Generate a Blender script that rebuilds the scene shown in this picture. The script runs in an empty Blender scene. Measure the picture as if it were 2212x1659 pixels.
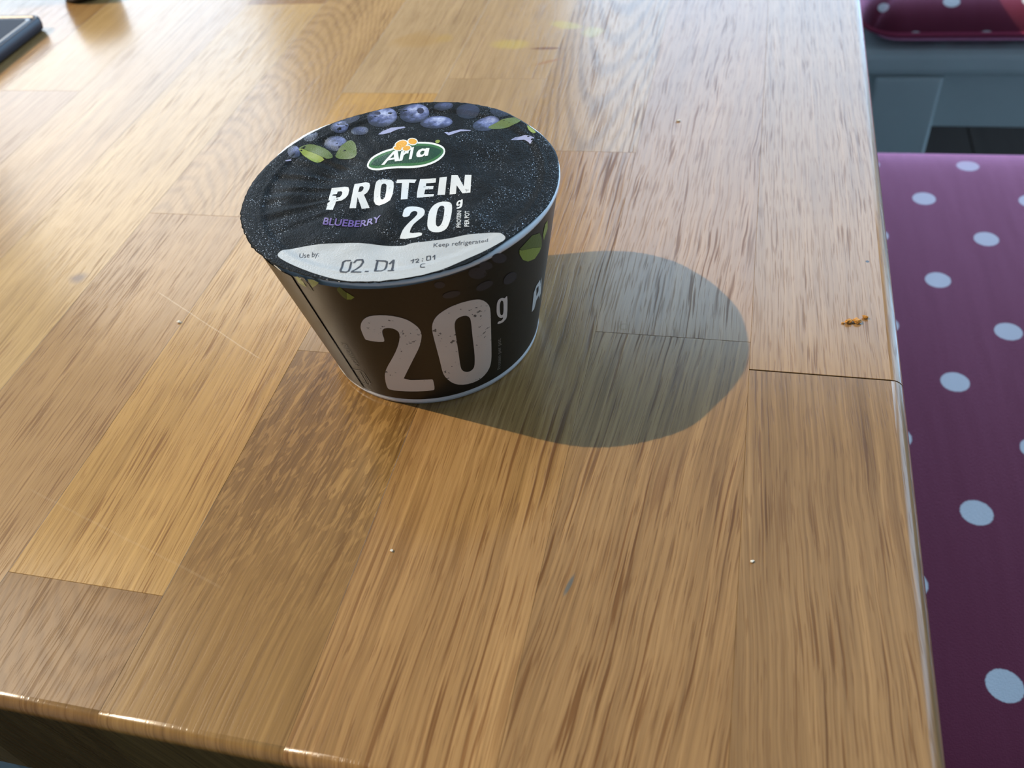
import bpy, bmesh, math, random
from mathutils import Vector, Matrix
from mathutils.geometry import tessellate_polygon

random.seed(7)
SC = bpy.context.scene
COL = SC.collection
ZT = 0.74                      # height of the table top
CAMH = 0.19916                 # camera above the table top

# ------------------------------------------------------------------ camera
cam_d = bpy.data.cameras.new('camera')
cam = bpy.data.objects.new('camera', cam_d)
COL.objects.link(cam)
_a, _b, _c = 0.79618569, -0.15759846, 0.33330414
_f = Vector((0, math.cos(_a), -math.sin(_a)))
_u = Vector((0, math.sin(_a), math.cos(_a)))
_r = Vector((1, 0, 0))
_r2 = _r * math.cos(_b) + _u * math.sin(_b)
_u2 = -_r * math.sin(_b) + _u * math.cos(_b)
_Z = Matrix.Rotation(_c, 3, 'Z')
_r2, _u2, _f = _Z @ _r2, _Z @ _u2, _Z @ _f
M = Matrix((( _r2.x, _u2.x, -_f.x, 0), (_r2.y, _u2.y, -_f.y, 0), (_r2.z, _u2.z, -_f.z, ZT + CAMH), (0, 0, 0, 1)))
cam.matrix_world = M
cam_d.sensor_width = 36.0
cam_d.lens = 1880.0 / 2212.0 * 36.0
cam_d.clip_start = 0.01
cam_d.dof.use_dof = True
cam_d.dof.focus_distance = 0.262
cam_d.dof.aperture_fstop = 17.0
SC.camera = cam

# ------------------------------------------------------------------ sky, sun, daylight, exposure
W = bpy.data.worlds.new('sky')
SC.world = W
W.use_nodes = True
_bg = W.node_tree.nodes['Background']
# clear sky: blue, whitening smoothly towards the sun
_nt = W.node_tree
_tc = _nt.nodes.new('ShaderNodeTexCoord')
_dot = _nt.nodes.new('ShaderNodeVectorMath'); _dot.operation = 'DOT_PRODUCT'
_dot.inputs[1].default_value = (-.696, -.013, .718)
_mr = _nt.nodes.new('ShaderNodeMapRange'); _mr.interpolation_type = 'SMOOTHSTEP'
_mr.inputs['From Min'].default_value = .38; _mr.inputs['From Max'].default_value = .95
_mx = _nt.nodes.new('ShaderNodeMix'); _mx.data_type = 'RGBA'
_mx.inputs[6].default_value = (0.45, 0.72, 1.05, 1)
_mx.inputs[7].default_value = (1.0, 0.93, 0.82, 1)
_nt.links.new(_tc.outputs['Generated'], _dot.inputs[0])
_nt.links.new(_dot.outputs['Value'], _mr.inputs['Value'])
_nt.links.new(_mr.outputs['Result'], _mx.inputs[0])
_nt.links.new(_mx.outputs[2], _bg.inputs['Color'])
_bg.inputs['Strength'].default_value = SKY = 5.1

sun_d = bpy.data.lights.new('sun', 'SUN')
sun_d.energy = 3.3
sun_d.color = (1.0, 0.84, 0.62)
sun_d.angle = math.radians(0.53)
sun = bpy.data.objects.new('sun', sun_d)
COL.objects.link(sun)
SUNV = Vector((57.6, 1.1, -59.4)).normalized()
sun.rotation_euler = SUNV.to_track_quat('-Z', 'Y').to_euler()
sun.location = (-1.0, 0.2, 2.6)

RX0, RX1, RY0, RY1, RZ = -2.45, 1.10, -1.6, 1.9, 2.6
BW = (-0.43, 1.02, 0.42, 2.44)
RW = (0.66, 1.87, 0.03, 2.4)       # glazed door on the right  y0 y1 z0 z1      # back window  x0 x1 z0 z1
LW = (-2.36, -1.12, 0.95, 2.54)    # second back window, to the left
SKL = (-2.36, -1.46, -0.10, 1.02)  # roof light that lets the sun in  x0 x1 y0 y1
def portal(name, loc, rot, sx, sy):
    d = bpy.data.lights.new(name, 'AREA'); d.shape = 'RECTANGLE'; d.size = sx; d.size_y = sy
    d.energy = 1; d.cycles.is_portal = True
    o = bpy.data.objects.new(name, d); COL.objects.link(o); o.location = loc; o.rotation_euler = rot
portal('daylight_back', ((BW[0]+BW[1])/2, RY1+0.1, (BW[2]+BW[3])/2), (math.radians(-90), 0, 0), BW[1]-BW[0], BW[3]-BW[2])
portal('daylight_left', ((LW[0]+LW[1])/2, RY1+0.1, (LW[2]+LW[3])/2), (math.radians(-90), 0, 0), LW[1]-LW[0], LW[3]-LW[2])
portal('daylight_roof', ((SKL[0]+SKL[1])/2, (SKL[2]+SKL[3])/2, RZ+0.2), (0, 0, 0), SKL[1]-SKL[0], SKL[3]-SKL[2])

portal('daylight_right', (RX1+0.1, (RW[0]+RW[1])/2, (RW[2]+RW[3])/2), (math.radians(90), 0, math.radians(90)), RW[1]-RW[0], RW[3]-RW[2])

SC.view_settings.view_transform = 'Standard'
SC.view_settings.look = 'None'
SC.view_settings.gamma = 1.0
SC.view_settings.use_curve_mapping = False
SC.view_settings.exposure = 0.0
try:
    SC.cycles.use_denoising = True
except Exception:
    pass

# ------------------------------------------------------------------ helpers
def link(o, parent=None):
    COL.objects.link(o)
    if parent is not None:
        o.parent = parent
    return o
def tag(o, label=None, cat=None, group=None, kind=None):
    if label: o['label'] = label
    if cat: o['category'] = cat
    if group: o['group'] = group
    if kind: o['kind'] = kind
    return o
def empty(name, loc, rz=0.0):
    o = bpy.data.objects.new(name, None)
    o.empty_display_size = 0.05
    o.location = loc; o.rotation_euler = (0, 0, rz)
    return link(o)
def from_bm(name, bm, mat, parent=None, smooth=False, loc=None):
    me = bpy.data.meshes.new(name)
    bm.normal_update()
    bm.to_mesh(me); bm.free()
    if smooth:
        for p in me.polygons: p.use_smooth = True
    if mat: me.materials.append(mat)
    o = bpy.data.objects.new(name, me)
    if loc is not None: o.location = loc
    return link(o, parent)
def box_bm(x0, x1, y0, y1, z0, z1, bevel=0.0, seg=2, bm=None):
    own = bm is None
    b = bmesh.new()
    r = bmesh.ops.create_cube(b, size=1.0)
    for v in r['verts']:
        v.co = Vector((x0 + (v.co.x + .5) * (x1 - x0), y0 + (v.co.y + .5) * (y1 - y0), z0 + (v.co.z + .5) * (z1 - z0)))
    if bevel > 0:
        bmesh.ops.bevel(b, geom=b.edges[:], offset=bevel, segments=seg, profile=.5, affect='EDGES')
    if own: return b
    me = bpy.data.meshes.new('t'); b.to_mesh(me); b.free(); bm.from_mesh(me); bpy.data.meshes.remove(me)
    return bm
def lathe_bm(prof, n=96, bm=None):
    """prof: list of (r, z); surface of revolution about z"""
    bm = bm or bmesh.new()
    rings = []
    for r, z in prof:
        if r < 1e-7:
            rings.append([bm.verts.new((0, 0, z))])
        else:
            rings.append([bm.verts.new((r * math.cos(2 * math.pi * i / n), r * math.sin(2 * math.pi * i / n), z)) for i in range(n)])
    for a, b in zip(rings, rings[1:]):
        for i in range(n):
            j = (i + 1) % n
            if len(a) == 1 and len(b) == 1: continue
            if len(a) == 1: bm.faces.new((a[0], b[j], b[i])) if True else None
            elif len(b) == 1: bm.faces.new((a[i], a[j], b[0]))
            else: bm.faces.new((a[i], a[j], b[j], b[i]))
    return bm

# ---- shader helper
class G:
    def __init__(s, name):
        s.m = bpy.data.materials.new(name); s.m.use_nodes = True
        s.t = s.m.node_tree; s.p = s.t.nodes['Principled BSDF']
    def n(s, typ, **kw):
        x = s.t.nodes.new(typ)
        for k, v in kw.items(): setattr(x, k, v)
        return x
    def put(s, sock, v):
        if v is None: return
        if hasattr(v, 'is_output'): s.t.links.new(v, sock)
        else: sock.default_value = v
    def math(s, op, a, b=None, c=None, clamp=False):
        x = s.n('ShaderNodeMath', operation=op, use_clamp=clamp)
        s.put(x.inputs[0], a); s.put(x.inputs[1], b)
        if c is not None: s.put(x.inputs[2], c)
        return x.outputs[0]
    def add(s, a, b): return s.math('ADD', a, b)
    def mul(s, a, b): return s.math('MULTIPLY', a, b)
    def sub(s, a, b): return s.math('SUBTRACT', a, b)
    def step(s, lo, hi, x):
        r = s.n('ShaderNodeMapRange', interpolation_type='SMOOTHSTEP')
        s.put(r.inputs['Value'], x); s.put(r.inputs['From Min'], lo); s.put(r.inputs['From Max'], hi)
        return r.outputs['Result']
    def mix(s, f, a, b, blend='MIX'):
        x = s.n('ShaderNodeMix', data_type='RGBA', blend_type=blend)
        s.put(x.inputs[0], f); s.put(x.inputs[6], a); s.put(x.inputs[7], b)
        return x.outputs[2]
    def xyz(s, x, y, z):
        c = s.n('ShaderNodeCombineXYZ')
        s.put(c.inputs[0], x); s.put(c.inputs[1], y); s.put(c.inputs[2], z)
        return c.outputs[0]
    def sep(s, v):
        c = s.n('ShaderNodeSeparateXYZ'); s.put(c.inputs[0], v); return c.outputs
    def noise(s, vec, scale=1.0, detail=2.0, rough=.5, dist=0.0, dim='3D'):
        x = s.n('ShaderNodeTexNoise', noise_dimensions=dim)
        s.put(x.inputs['Vector'], vec); x.inputs['Scale'].default_value = scale
        x.inputs['Detail'].default_value = detail; x.inputs['Roughness'].default_value = rough
        x.inputs['Distortion'].default_value = dist
        return x.outputs[0]
    def obj(s): return s.n('ShaderNodeTexCoord').outputs['Object']
    def uv(s): return s.n('ShaderNodeTexCoord').outputs['UV']
    def attr(s, name):
        a = s.n('ShaderNodeAttribute', attribute_type='OBJECT', attribute_name=name); return a.outputs['Fac']
    def bump(s, h, strength=.2, dist=.001):
        b = s.n('ShaderNodeBump'); s.put(b.inputs['Height'], h)
        b.inputs['Strength'].default_value = strength; b.inputs['Distance'].default_value = dist
        s.t.links.new(b.outputs[0], s.p.inputs['Normal']); return b
    def set(s, **kw):
        for k, v in kw.items(): s.put(s.p.inputs[k.replace('_', ' ')], v)
        return s
def rgb(r, g, b): return (r, g, b, 1.0)
def plain(name, col, rough=.5, spec=.5, var=.06, scale=60, bump=0.0, metal=0.0, bscale=None):
    g = G(name)
    o = g.obj(); nz = g.noise(o, scale, 3)
    k = g.add(g.mul(g.sub(nz, .5), var * 2), 1.0)
    c = g.mix(1.0, rgb(*col), g.xyz(k, k, k), 'MULTIPLY')
    g.set(Base_Color=c, Roughness=rough, Metallic=metal)
    g.p.inputs['Specular IOR Level'].default_value = spec
    if bump: g.bump(g.noise(o, bscale or scale * 4, 2), bump, .0005)
    return g.m

# ------------------------------------------------------------------ oak
def oak():
    g = G('oiled_oak')
    o = g.sep(g.obj()); u, v, w = o[0], o[1], o[2]
    seed, slope, wav = g.attr('seed'), g.attr('slope'), g.attr('wave')
    pore_k, flake_k, cath, ccurv, cu0, cfreq = [g.attr(k) for k in ('pore', 'flake', 'cath', 'ccurv', 'cu', 'cfreq')]
    streak_k, psc = g.attr('streak'), g.attr('psc')
    col = g.n('ShaderNodeObjectInfo').outputs['Color']
    bend = g.sub(g.noise(g.xyz(g.mul(u, 22), g.mul(v, 16), seed), 1, 2), .5)
    u1 = g.add(g.add(u, g.mul(slope, v)), g.mul(g.mul(bend, wav), .007))
    u1 = g.add(u1, g.mul(w, .35))
    # broad tone streaks
    st = g.noise(g.xyz(g.mul(u1, 300), g.mul(v, 6), g.add(seed, 3.1)), 1, 3, .6)
    st2 = g.noise(g.xyz(g.mul(u1, 1050), g.mul(v, 11), g.add(seed, 9.7)), 1, 3, .65)
    bl = g.noise(g.xyz(g.mul(u, 38), g.mul(v, 14), g.add(seed, 21)), 1, 2)
    k = g.add(1.0, g.mul(g.sub(st, .5), g.mul(streak_k, 1.0)))
    k = g.add(k, g.mul(g.sub(st2, .5), g.mul(streak_k, 1.5)))
    k = g.add(k, g.mul(g.sub(bl, .5), .42))
    # fine fibre
    fb = g.noise(g.xyz(g.mul(u1, 2600), g.mul(v, 60), seed), 1, 2)
    k = g.add(k, g.mul(g.sub(fb, .5), .22))
    # annual rings where the board is flat sawn
    du = g.sub(u, cu0)
    rn = g.noise(g.xyz(g.mul(u, 70), g.mul(v, 26), g.add(seed, 40)), 1, 3)
    jag = g.noise(g.xyz(g.mul(u, 700), g.mul(v, 30), g.add(seed, 44)), 1, 1)
    ph = g.mul(g.add(g.sub(v, g.mul(ccurv, g.mul(du, du))), g.add(g.mul(g.sub(rn, .5), .022), g.mul(g.sub(jag, .5), .006))), cfreq)
    fr = g.math('FRACT', ph)
    ring = g.mul(g.step(.30, .62, fr), g.sub(1.0, g.step(.72, 1.0, fr)))
    ringv = g.mul(ring, cath)
    k = g.sub(k, g.mul(ringv, .34))
    # flecks (medullary rays)
    fv = g.xyz(g.mul(g.sub(u, g.mul(v, .16)), 620), g.mul(v, 125), g.add(seed, 60))
    fl = g.step(.50, .60, g.noise(fv, 1, 2, .55, .9))
    fz = g.step(-.055, .02, g.add(v, g.mul(g.sub(bl, .5), .06)))
    k = g.add(k, g.mul(g.sub(fl, .5), g.mul(g.mul(flake_k, fz), .42)))
    kk = g.math('MAXIMUM', k, .15)
    c = g.mix(1.0, col, g.xyz(kk, g.math('POWER', kk, 1.12), g.math('POWER', kk, 1.3)), 'MULTIPLY')
    # pores: short dark dashes along the grain
    pv = g.xyz(g.mul(g.mul(u1, psc), 1120), g.mul(g.mul(v, psc), 32), g.add(seed, 80))
    pn = g.noise(pv, 1, 1.5, .5)
    pm = g.step(.40, .62, g.noise(g.xyz(g.mul(u1, 120), g.mul(v, 6), g.add(seed, 5)), 1, 1))
    pore = g.mul(g.step(.53, .66, pn), g.add(.35, g.mul(pm, .65)))
    pv2 = g.xyz(g.mul(u1, 1900), g.mul(v, 85), g.add(seed, 95))
    pore2 = g.mul(g.step(.58, .68, g.noise(pv2, 1, 1)), .55)
    pore = g.mul(g.math('MAXIMUM', pore, pore2), pore_k)
    c = g.mix(g.math('MINIMUM', pore, .95), c, g.mix(1.0, c, rgb(.52, .42, .34), 'MULTIPLY'))
    # marks left on the table: old spills, a knot, a ring, scratches
    P = g.sep(g.n('ShaderNodeNewGeometry').outputs['Position'])
    X, Y = P[0], P[1]
    wob = g.mul(g.sub(g.noise(g.xyz(g.mul(X, 90), g.mul(Y, 90), 0.0), 1, 3), .5), 1.3)
    def blot(cx, cy, rx, ry, ang, colr, amt, soft=.55):
        nonlocal c
        ca, sa = math.cos(ang), math.sin(ang)
        dx, dy = g.sub(X, cx), g.sub(Y, cy)
        a = g.mul(g.add(g.mul(dx, ca), g.mul(dy, sa)), 1 / rx)
        b = g.mul(g.sub(g.mul(dy, ca), g.mul(dx, sa)), 1 / ry)
        d = g.add(g.math('SQRT', g.add(g.mul(a, a), g.mul(b, b))), wob)
        mk = g.mul(g.sub(1.0, g.step(1 - soft, 1.0 + soft * .4, d)), amt)
        c = g.mix(mk, c, rgb(*colr))
    blot(-.1700, .4260, .014, .011, 0, (.36, .20, .055), .45)
    blot(-.1545, .4285, .005, .006, 0, (.42, .25, .05), .35)
    blot(-.1170, .4215, .011, .006, -.1, (.50, .37, .06), .42)
    blot(-.0925, .4430, .010, .004, -.3, (.48, .41, .08), .42)
    blot(-.0780, .4345, .006, .006, .6, (.42, .38, .09), .40)
    blot(-.0985, .4165, .0085, .0013, .03, (.16, .06, .02), .85, .4)
    blot(-.0945, .4020, .008, .0014, .5, (.30, .13, .04), .6, .5)
    blot(-.2497, .2216, .0042, .0036, 0, (.16, .10, .07), .8, .8)
    blot(.0468, .2558, .0007, .0007, 0, (.03, .025, .02), .95, .3)
    blot(-.0330, .1150, .0007, .0035, -.25, (.09, .10, .09), .8, .5)
    # ring mark
    dx, dy = g.sub(X, -.0319), g.sub(Y, .2145)
    dr = g.math('SQRT', g.add(g.mul(dx, dx), g.mul(dy, dy)))
    rg = g.sub(1.0, g.step(.0002, .0005, g.math('ABSOLUTE', g.sub(dr, .0014))))
    c = g.mix(g.mul(rg, .6), c, rgb(.22, .12, .03))
    # pale scratch
    def scratch(x0, y0, x1, y1, wd, amt):
        nonlocal c
        L = math.hypot(x1 - x0, y1 - y0); tx, ty = (x1 - x0) / L, (y1 - y0) / L
        a = g.add(g.mul(g.sub(X, x0), tx), g.mul(g.sub(Y, y0), ty))
        b = g.math('ABSOLUTE', g.add(g.add(g.mul(g.sub(X, x0), -ty), g.mul(g.sub(Y, y0), tx)), g.mul(wob, .0006)))
        mk = g.mul(g.sub(1.0, g.step(wd * .4, wd, b)), g.mul(g.step(0, .004, a), g.sub(1.0, g.step(L - .006, L, a))))
        c = g.mix(g.mul(mk, amt), c, rgb(.62, .46, .28))
    scratch(-.2120, .2170, -.1520, .1850, .00030, .42)
    scratch(-.2060, .1230, -.1240, .0990, .0005, .08)
    scratch(-.262, .236, -.293, .176, .0004, -.35)
    g.set(Base_Color=c)
    ro = g.add(.19, g.mul(g.sub(bl, .5), .08))
    g.set(Roughness=g.add(ro, g.mul(pore, .15)))
    g.set(Specular_IOR_Level=g.sub(.5, g.mul(pore, .26)))
    h = g.sub(g.mul(g.add(st2, g.mul(fb, .35)), .35), g.mul(pore, .9))
    g.bump(h, .14, .0003)
    return g.m
OAK = oak()

# ------------------------------------------------------------------ the room
WALLM = plain('painted_plaster', (.44, .44, .44), .8, .3, .03, 8, .08, bscale=90)
CEILM = plain('ceiling_paint', (.45, .44, .42), .85, .3, .02, 6)
FRAME = plain('white_gloss_paint', (.75, .75, .74), .3, .5, .02, 20)
def floor_mat():
    g = G('dark_floor_boards')
    o = g.sep(g.obj())
    n1 = g.noise(g.xyz(g.mul(o[0], 60), g.mul(o[1], 3), o[2]), 1, 3)
    c = g.mix(n1, rgb(.007, .006, .0055), rgb(.014, .012, .0105))
    g.set(Base_Color=c, Roughness=.9)
    g.p.inputs['Specular IOR Level'].default_value = .1
    return g.m
FLOORM = floor_mat()
def wall(name, boxes, mat=WALLM):
    bm = bmesh.new()
    for b in boxes: box_bm(*b, bm=bm)
    o = from_bm(name, bm, mat); tag(o, kind='structure'); return o
T = .12
fl = wall('floor', [(RX0 - T, RX1 + T, RY0 - T, RY1 + T, -.06, 0)], FLOORM)
n_b = 26
for i in range(n_b):            # floor boards
    x0 = RX0 + i * (RX1 - RX0) / n_b; x1 = RX0 + (i + 1) * (RX1 - RX0) / n_b
    cut = RY0 + (i * 0.618 % 1.0) * (RY1 - RY0 - .8) + .4
    for y0, y1 in ((RY0, cut), (cut, RY1)):
        b = from_bm('floor_board', box_bm(x0 + .001, x1 - .001, y0 + .001, y1 - .001, .0005, .006, .0015, 1), FLOORM, fl)
        b.visible_shadow = True
wall('ceiling', [(RX0 - T, SKL[0], RY0 - T, RY1 + T, RZ, RZ + .1), (SKL[1], RX1 + T, RY0 - T, RY1 + T, RZ, RZ + .1), (SKL[0], SKL[1], RY0 - T, SKL[2], RZ, RZ + .1), (SKL[0], SKL[1], SKL[3], RY1 + T, RZ, RZ + .1)], CEILM)
wall('wall_right', [(RX1, RX1 + T, RY0 - T, RW[0], 0, RZ), (RX1, RX1 + T, RW[1], RY1 + T, 0, RZ), (RX1, RX1 + T, RW[0], RW[1], 0, RW[2]), (RX1, RX1 + T, RW[0], RW[1], RW[3], RZ)])
wall('wall_front', [(RX0, RX1, RY0 - T, RY0, 0, RZ)])
wall('wall_back', [(RX0, LW[0], RY1, RY1 + T, 0, RZ), (LW[1], BW[0], RY1, RY1 + T, 0, RZ), (BW[1], RX1, RY1, RY1 + T, 0, RZ), (BW[0], BW[1], RY1, RY1 + T, 0, BW[2]), (BW[0], BW[1], RY1, RY1 + T, BW[3], RZ), (LW[0], LW[1], RY1, RY1 + T, 0, LW[2]), (LW[0], LW[1], RY1, RY1 + T, LW[3], RZ)])
wall('wall_left', [(RX0 - T, RX0, RY0 - T, RY1 + T, 0, RZ)])
def win_back(name, x0, x1, z0, z1):
    e = empty(name, ((x0 + x1) / 2, RY1, z0)); tag(e, kind='structure')
    cx = (x0 + x1) / 2
    f = .045
    for nm, b in (('window_frame', (x0 - cx, x1 - cx, .03, .08, 0, f)), ('window_frame', (x0 - cx, x1 - cx, .03, .08, z1 - z0 - f, z1 - z0)),
                  ('window_frame', (x0 - cx, x0 - cx + f, .03, .08, f, z1 - z0 - f)), ('window_frame', (x1 - cx - f, x1 - cx, .03, .08, f, z1 - z0 - f)),
                  ('window_sill', (x0 - cx - .04, x1 - cx + .04, -.06, .03, -.03, 0))):
        from_bm(nm, box_bm(*b, bevel=.004), FRAME, e)
def door_right():
    y0, y1, z0, z1 = RW
    e = empty('door_1', (RX1, (y0 + y1) / 2, z0)); tag(e, kind='structure')
    cy = (y0 + y1) / 2; f = .05
    for nm, b in (('door_frame', (.03, .08, y0 - cy, y1 - cy, 0, f)), ('door_frame', (.03, .08, y0 - cy, y1 - cy, z1 - z0 - f, z1 - z0)),
                  ('door_frame', (.03, .08, y0 - cy, y0 - cy + f, f, z1 - z0 - f)), ('door_frame', (.03, .08, y1 - cy - f, y1 - cy, f, z1 - z0 - f))):
        from_bm(nm, box_bm(*b, bevel=.004), FRAME, e)
win_back('window_1', *BW); win_back('window_2', *LW); door_right()

# ------------------------------------------------------------------ the table
PAINT = plain('grey_blue_painted_wood', (.44, .49, .48), .55, .4, .05, 30, .1, bscale=160)
table = empty('dining_table', (-.40, .68, 0))
tag(table, 'large dining table with oiled oak stave top and grey painted apron', 'table')
TX0, TX1, TY0, TY1 = -.90, .0549, .0590, 1.30
TH = .053
B1 = .0093; SW = .0504
def drop(d, r):
    return 0.0 if d >= r else r - math.sqrt(max(0.0, r * r - (r - d) ** 2))
def axis(a, b, lo_r, hi_r, lo=True, hi=True, base=4):
    s = [a + (b - a) * i / base for i in range(base + 1)]
    if lo: s += [a + lo_r * t for t in (.02, .06, .13, .24, .38, .55, .75, 1.0)]
    if hi: s += [b - hi_r * t for t in (.02, .06, .13, .24, .38, .55, .75, 1.0)]
    s = sorted(set(round(q, 6) for q in s)); out = [s[0]]
    for q in s[1:]:
        if q - out[-1] > 1e-5: out.append(q)
    return out
RF, RR, RJ = .0034, .0042, .00008
def plank(x0, x1, y0, y1, gx=.00001, gy=.00002, **kw):
    right = abs(x1 - TX1) < 1e-6; front = abs(y0 - TY0) < 1e-6
    left = abs(x0 - TX0) < 1e-6; back = abs(y1 - TY1) < 1e-6
    cx, cy = (x0 + x1) / 2, (y0 + y1) / 2
    ax, bx = x0 + (0 if left else gx), x1 - (0 if right else gx)
    ay, by = y0 + (0 if front else gy), y1 - (0 if back else gy)
    rl, rr = (RF if left else RJ), (RR if right else RJ)
    rf, rb = (RF if front else RJ), (RF if back else RJ)
    xs = axis(ax, bx, rl, rr, left, right, 2); ys = axis(ay, by, rf, rb, front, back, 4 if not front else 6)
    if not left: xs.insert(1, ax + RJ)
    if not right: xs.insert(-1, bx - RJ)
    if not front: ys.insert(1, ay + RJ)
    if not back: ys.insert(-1, by - RJ)
    xs, ys = sorted(xs), sorted(ys)
    bm = bmesh.new()
    def z(x, y):
        d = max(drop(x - ax, rl), drop(bx - x, rr)); e = max(drop(y - ay, rf), drop(by - y, rb))
        return -max(d, e)
    grid = [[bm.verts.new((x - cx, y - cy, z(x, y))) for x in xs] for y in ys]
    nx, ny = len(xs), len(ys)
    for j in range(ny - 1):
        for i in range(nx - 1):
            bm.faces.new((grid[j][i], grid[j][i + 1], grid[j + 1][i + 1], grid[j + 1][i]))
    loop = [grid[0][i] for i in range(nx)] + [grid[j][-1] for j in range(1, ny)] + [grid[-1][i] for i in range(nx - 2, -1, -1)] + [grid[j][0] for j in range(ny - 2, 0, -1)]
    low = [bm.verts.new((v.co.x, v.co.y, -TH)) for v in loop]
    m = len(loop)
    for i in range(m):
        bm.faces.new((loop[(i + 1) % m], loop[i], low[i], low[(i + 1) % m]))
    bm.faces.new(low[::-1])
    bmesh.ops.recalc_face_normals(bm, faces=bm.faces[:])
    o = from_bm('oak_stave', bm, OAK, None)
    for p in o.data.polygons:
        n_, c_ = p.normal, p.center
        on_front = abs(n_.x) < .02 and ((front and c_.y + cy < TY0 + RF) or (back and c_.y + cy > TY1 - RF))
        on_side = abs(n_.y) < .02 and ((right and c_.x + cx > TX1 - RR) or (left and c_.x + cx < TX0 + RF))
        p.use_smooth = .03 < n_.z < .9999 and (on_front or on_side)
    o.parent = table
    o.location = (cx - table.location.x, cy - table.location.y, ZT)
    d = dict(seed=random.uniform(0, 90), slope=random.uniform(-.03, .03), wave=.35, pore=.8, flake=0.0, cath=0.0, ccurv=20.0, cu=0.0, cfreq=40.0, streak=.5, psc=1.0)
    c = kw.pop('col', None)
    d.update(kw)
    for k_, v_ in d.items(): o[k_] = float(v_)
    if c is None:
        t = random.random(); c = (.40 + .1 * t, .245 + .075 * t, .115 + .045 * t)
    o.color = (c[0] * .76, c[1] * .665, c[2] * .49, 1)
    return o
LT = (.47, .315, .165); MD = (.42, .26, .125); PK = (.40, .245, .135); DK = (.27, .165, .078); TN = (.44, .285, .14)
def xb(k): return TX1 if k == 0 else B1 - SW * (k - 1)       # right edge of column k
YF, YB = TY0, TY1
cols = {
 0: [(YF, .1989, dict(col=(.325, .205, .103), streak=.75, pore=.8, slope=.05, wave=.6, seed=11)),
     (.1989, .66, dict(col=(.43, .285, .165), streak=.45, pore=.85, slope=.02, wave=.3, seed=23, psc=1.45))],
 1: [(YF, .2113, dict(col=(.365, .225, .108), streak=.8, pore=1.0, slope=-.10, wave=.5, seed=31, psc=.9)),
     (.2113, .70, dict(col=(.42, .265, .145), streak=.4, pore=.9, slope=-.04, wave=1.0, seed=43, psc=1.05))],
 2: [(YF, .3217, dict(col=(.41, .25, .115), streak=.8, pore=1.0, slope=-.02, wave=.5, seed=57, psc=.68)),
     (.3217, .62, dict(col=(.46, .32, .19), streak=.3, pore=.9, slope=.02, wave=.3, cath=.75, ccurv=230, cu=.002, cfreq=30, seed=61, psc=.9))],
 3: [(YF, .1915, dict(col=(.36, .225, .095), streak=.75, pore=.45, flake=.9, slope=-.05, wave=.8, seed=71)),
     (.1915, .385, dict(col=(.47, .345, .225), streak=.35, pore=.6, slope=.02, wave=.2, seed=77)),
     (.385, .75, dict(col=(.51, .375, .245), streak=.35, pore=.7, slope=.02, wave=.2, seed=79))],
 4: [(YF, .0947, dict(col=(.33, .20, .088), streak=.25, pore=.6, cath=.4, ccurv=60, cu=.012, cfreq=110, seed=83)),
     (.0947, .3701, dict(col=(.57, .37, .155), streak=.5, pore=.9, slope=.03, wave=.2, seed=89, psc=1.2)),
     (.3701, .80, dict(col=(.52, .385, .25), streak=.4, pore=.75, slope=.02, wave=.15, seed=97, psc=1.3))],
 5: [(YF, .2659, dict(col=(.49, .325, .175), streak=.3, pore=.85, slope=.02, wave=.15, seed=101, psc=1.35)),
     (.2659, .62, dict(col=(.54, .37, .205), streak=.25, pore=.7, slope=.02, wave=.25, cath=.50, ccurv=-50, cu=-.022, cfreq=95, seed=107, psc=1.2))],
 6: [(YF, .4755, dict(col=(.60, .425, .225), streak=.4, pore=.7, slope=.03, wave=.4, seed=113, psc=1.2)),
     (.4755, .9, dict(col=(.40, .245, .13), streak=.35, pore=.7, slope=.02, wave=.2, seed=117, psc=1.2))],
 7: [(YF, .23, dict(col=(.50, .34, .18), streak=.5, seed=121)),
     (.23, .72, dict(col=(.53, .37, .22), streak=.75, pore=.5, slope=.03, wave=.3, seed=127, psc=1.2))],
 8: [(YF, .3703, dict(col=(.45, .30, .18), streak=.5, pore=.4, seed=131)),
     (.3703, .66, dict(col=(.55, .38, .20), streak=.35, pore=.5, seed=137))],
}
k = 0
while True:
    x1 = xb(k); x0 = xb(k + 1)
    if x0 < TX0 + .015: x0 = TX0
    defs = cols.get(k)
    if defs is None:
        y = YF; defs = []
        while y < YB - 1e-6:
            y2 = y + random.uniform(.25, .45)
            if y2 > YB - .15: y2 = YB
            defs.append((y, y2, {})); y = y2
    else:
        defs = list(defs); y = defs[-1][1]
        while y < YB - 1e-6:
            y2 = y + random.uniform(.25, .45)
            if y2 > YB - .15: y2 = YB
            defs.append((y, y2, {})); y = y2
    for y0, y1, kw in defs:
        plank(x0, x1, y0, y1, gy=.00022 if (k == 0 and min(abs(y0 - .1989), abs(y1 - .1989)) < 1e-5) else .00002, **dict(kw))
    if x0 <= TX0 + 1e-6: break
    k += 1
def tbox(name, x0, x1, y0, y1, z0, z1, mat=PAINT, bev=.002):
    b = box_bm(x0 - table.location.x, x1 - table.location.x, y0 - table.location.y, y1 - table.location.y, z0, z1, bev)
    return from_bm(name, b, mat, table)
za = ZT - TH
DARKW = plain('dark_apron_wood', (.05, .036, .026), .6, .3, .2, 40)  # darker brown for the right part of the front apron
tbox('apron', TX0 + .06, -.262, .078, .098, za - .10, za - .0002)
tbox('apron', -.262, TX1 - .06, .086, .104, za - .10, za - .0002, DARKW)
tbox('apron', TX0 + .06, TX1 - .06, TY1 - .10, TY1 - .08, za - .10, za - .0002)
tbox('apron', TX0 + .06, TX0 + .08, .104, TY1 - .10, za - .10, za - .0002)
tbox('apron', TX1 - .08, TX1 - .06, .104, TY1 - .10, za - .10, za - .0002)
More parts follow.
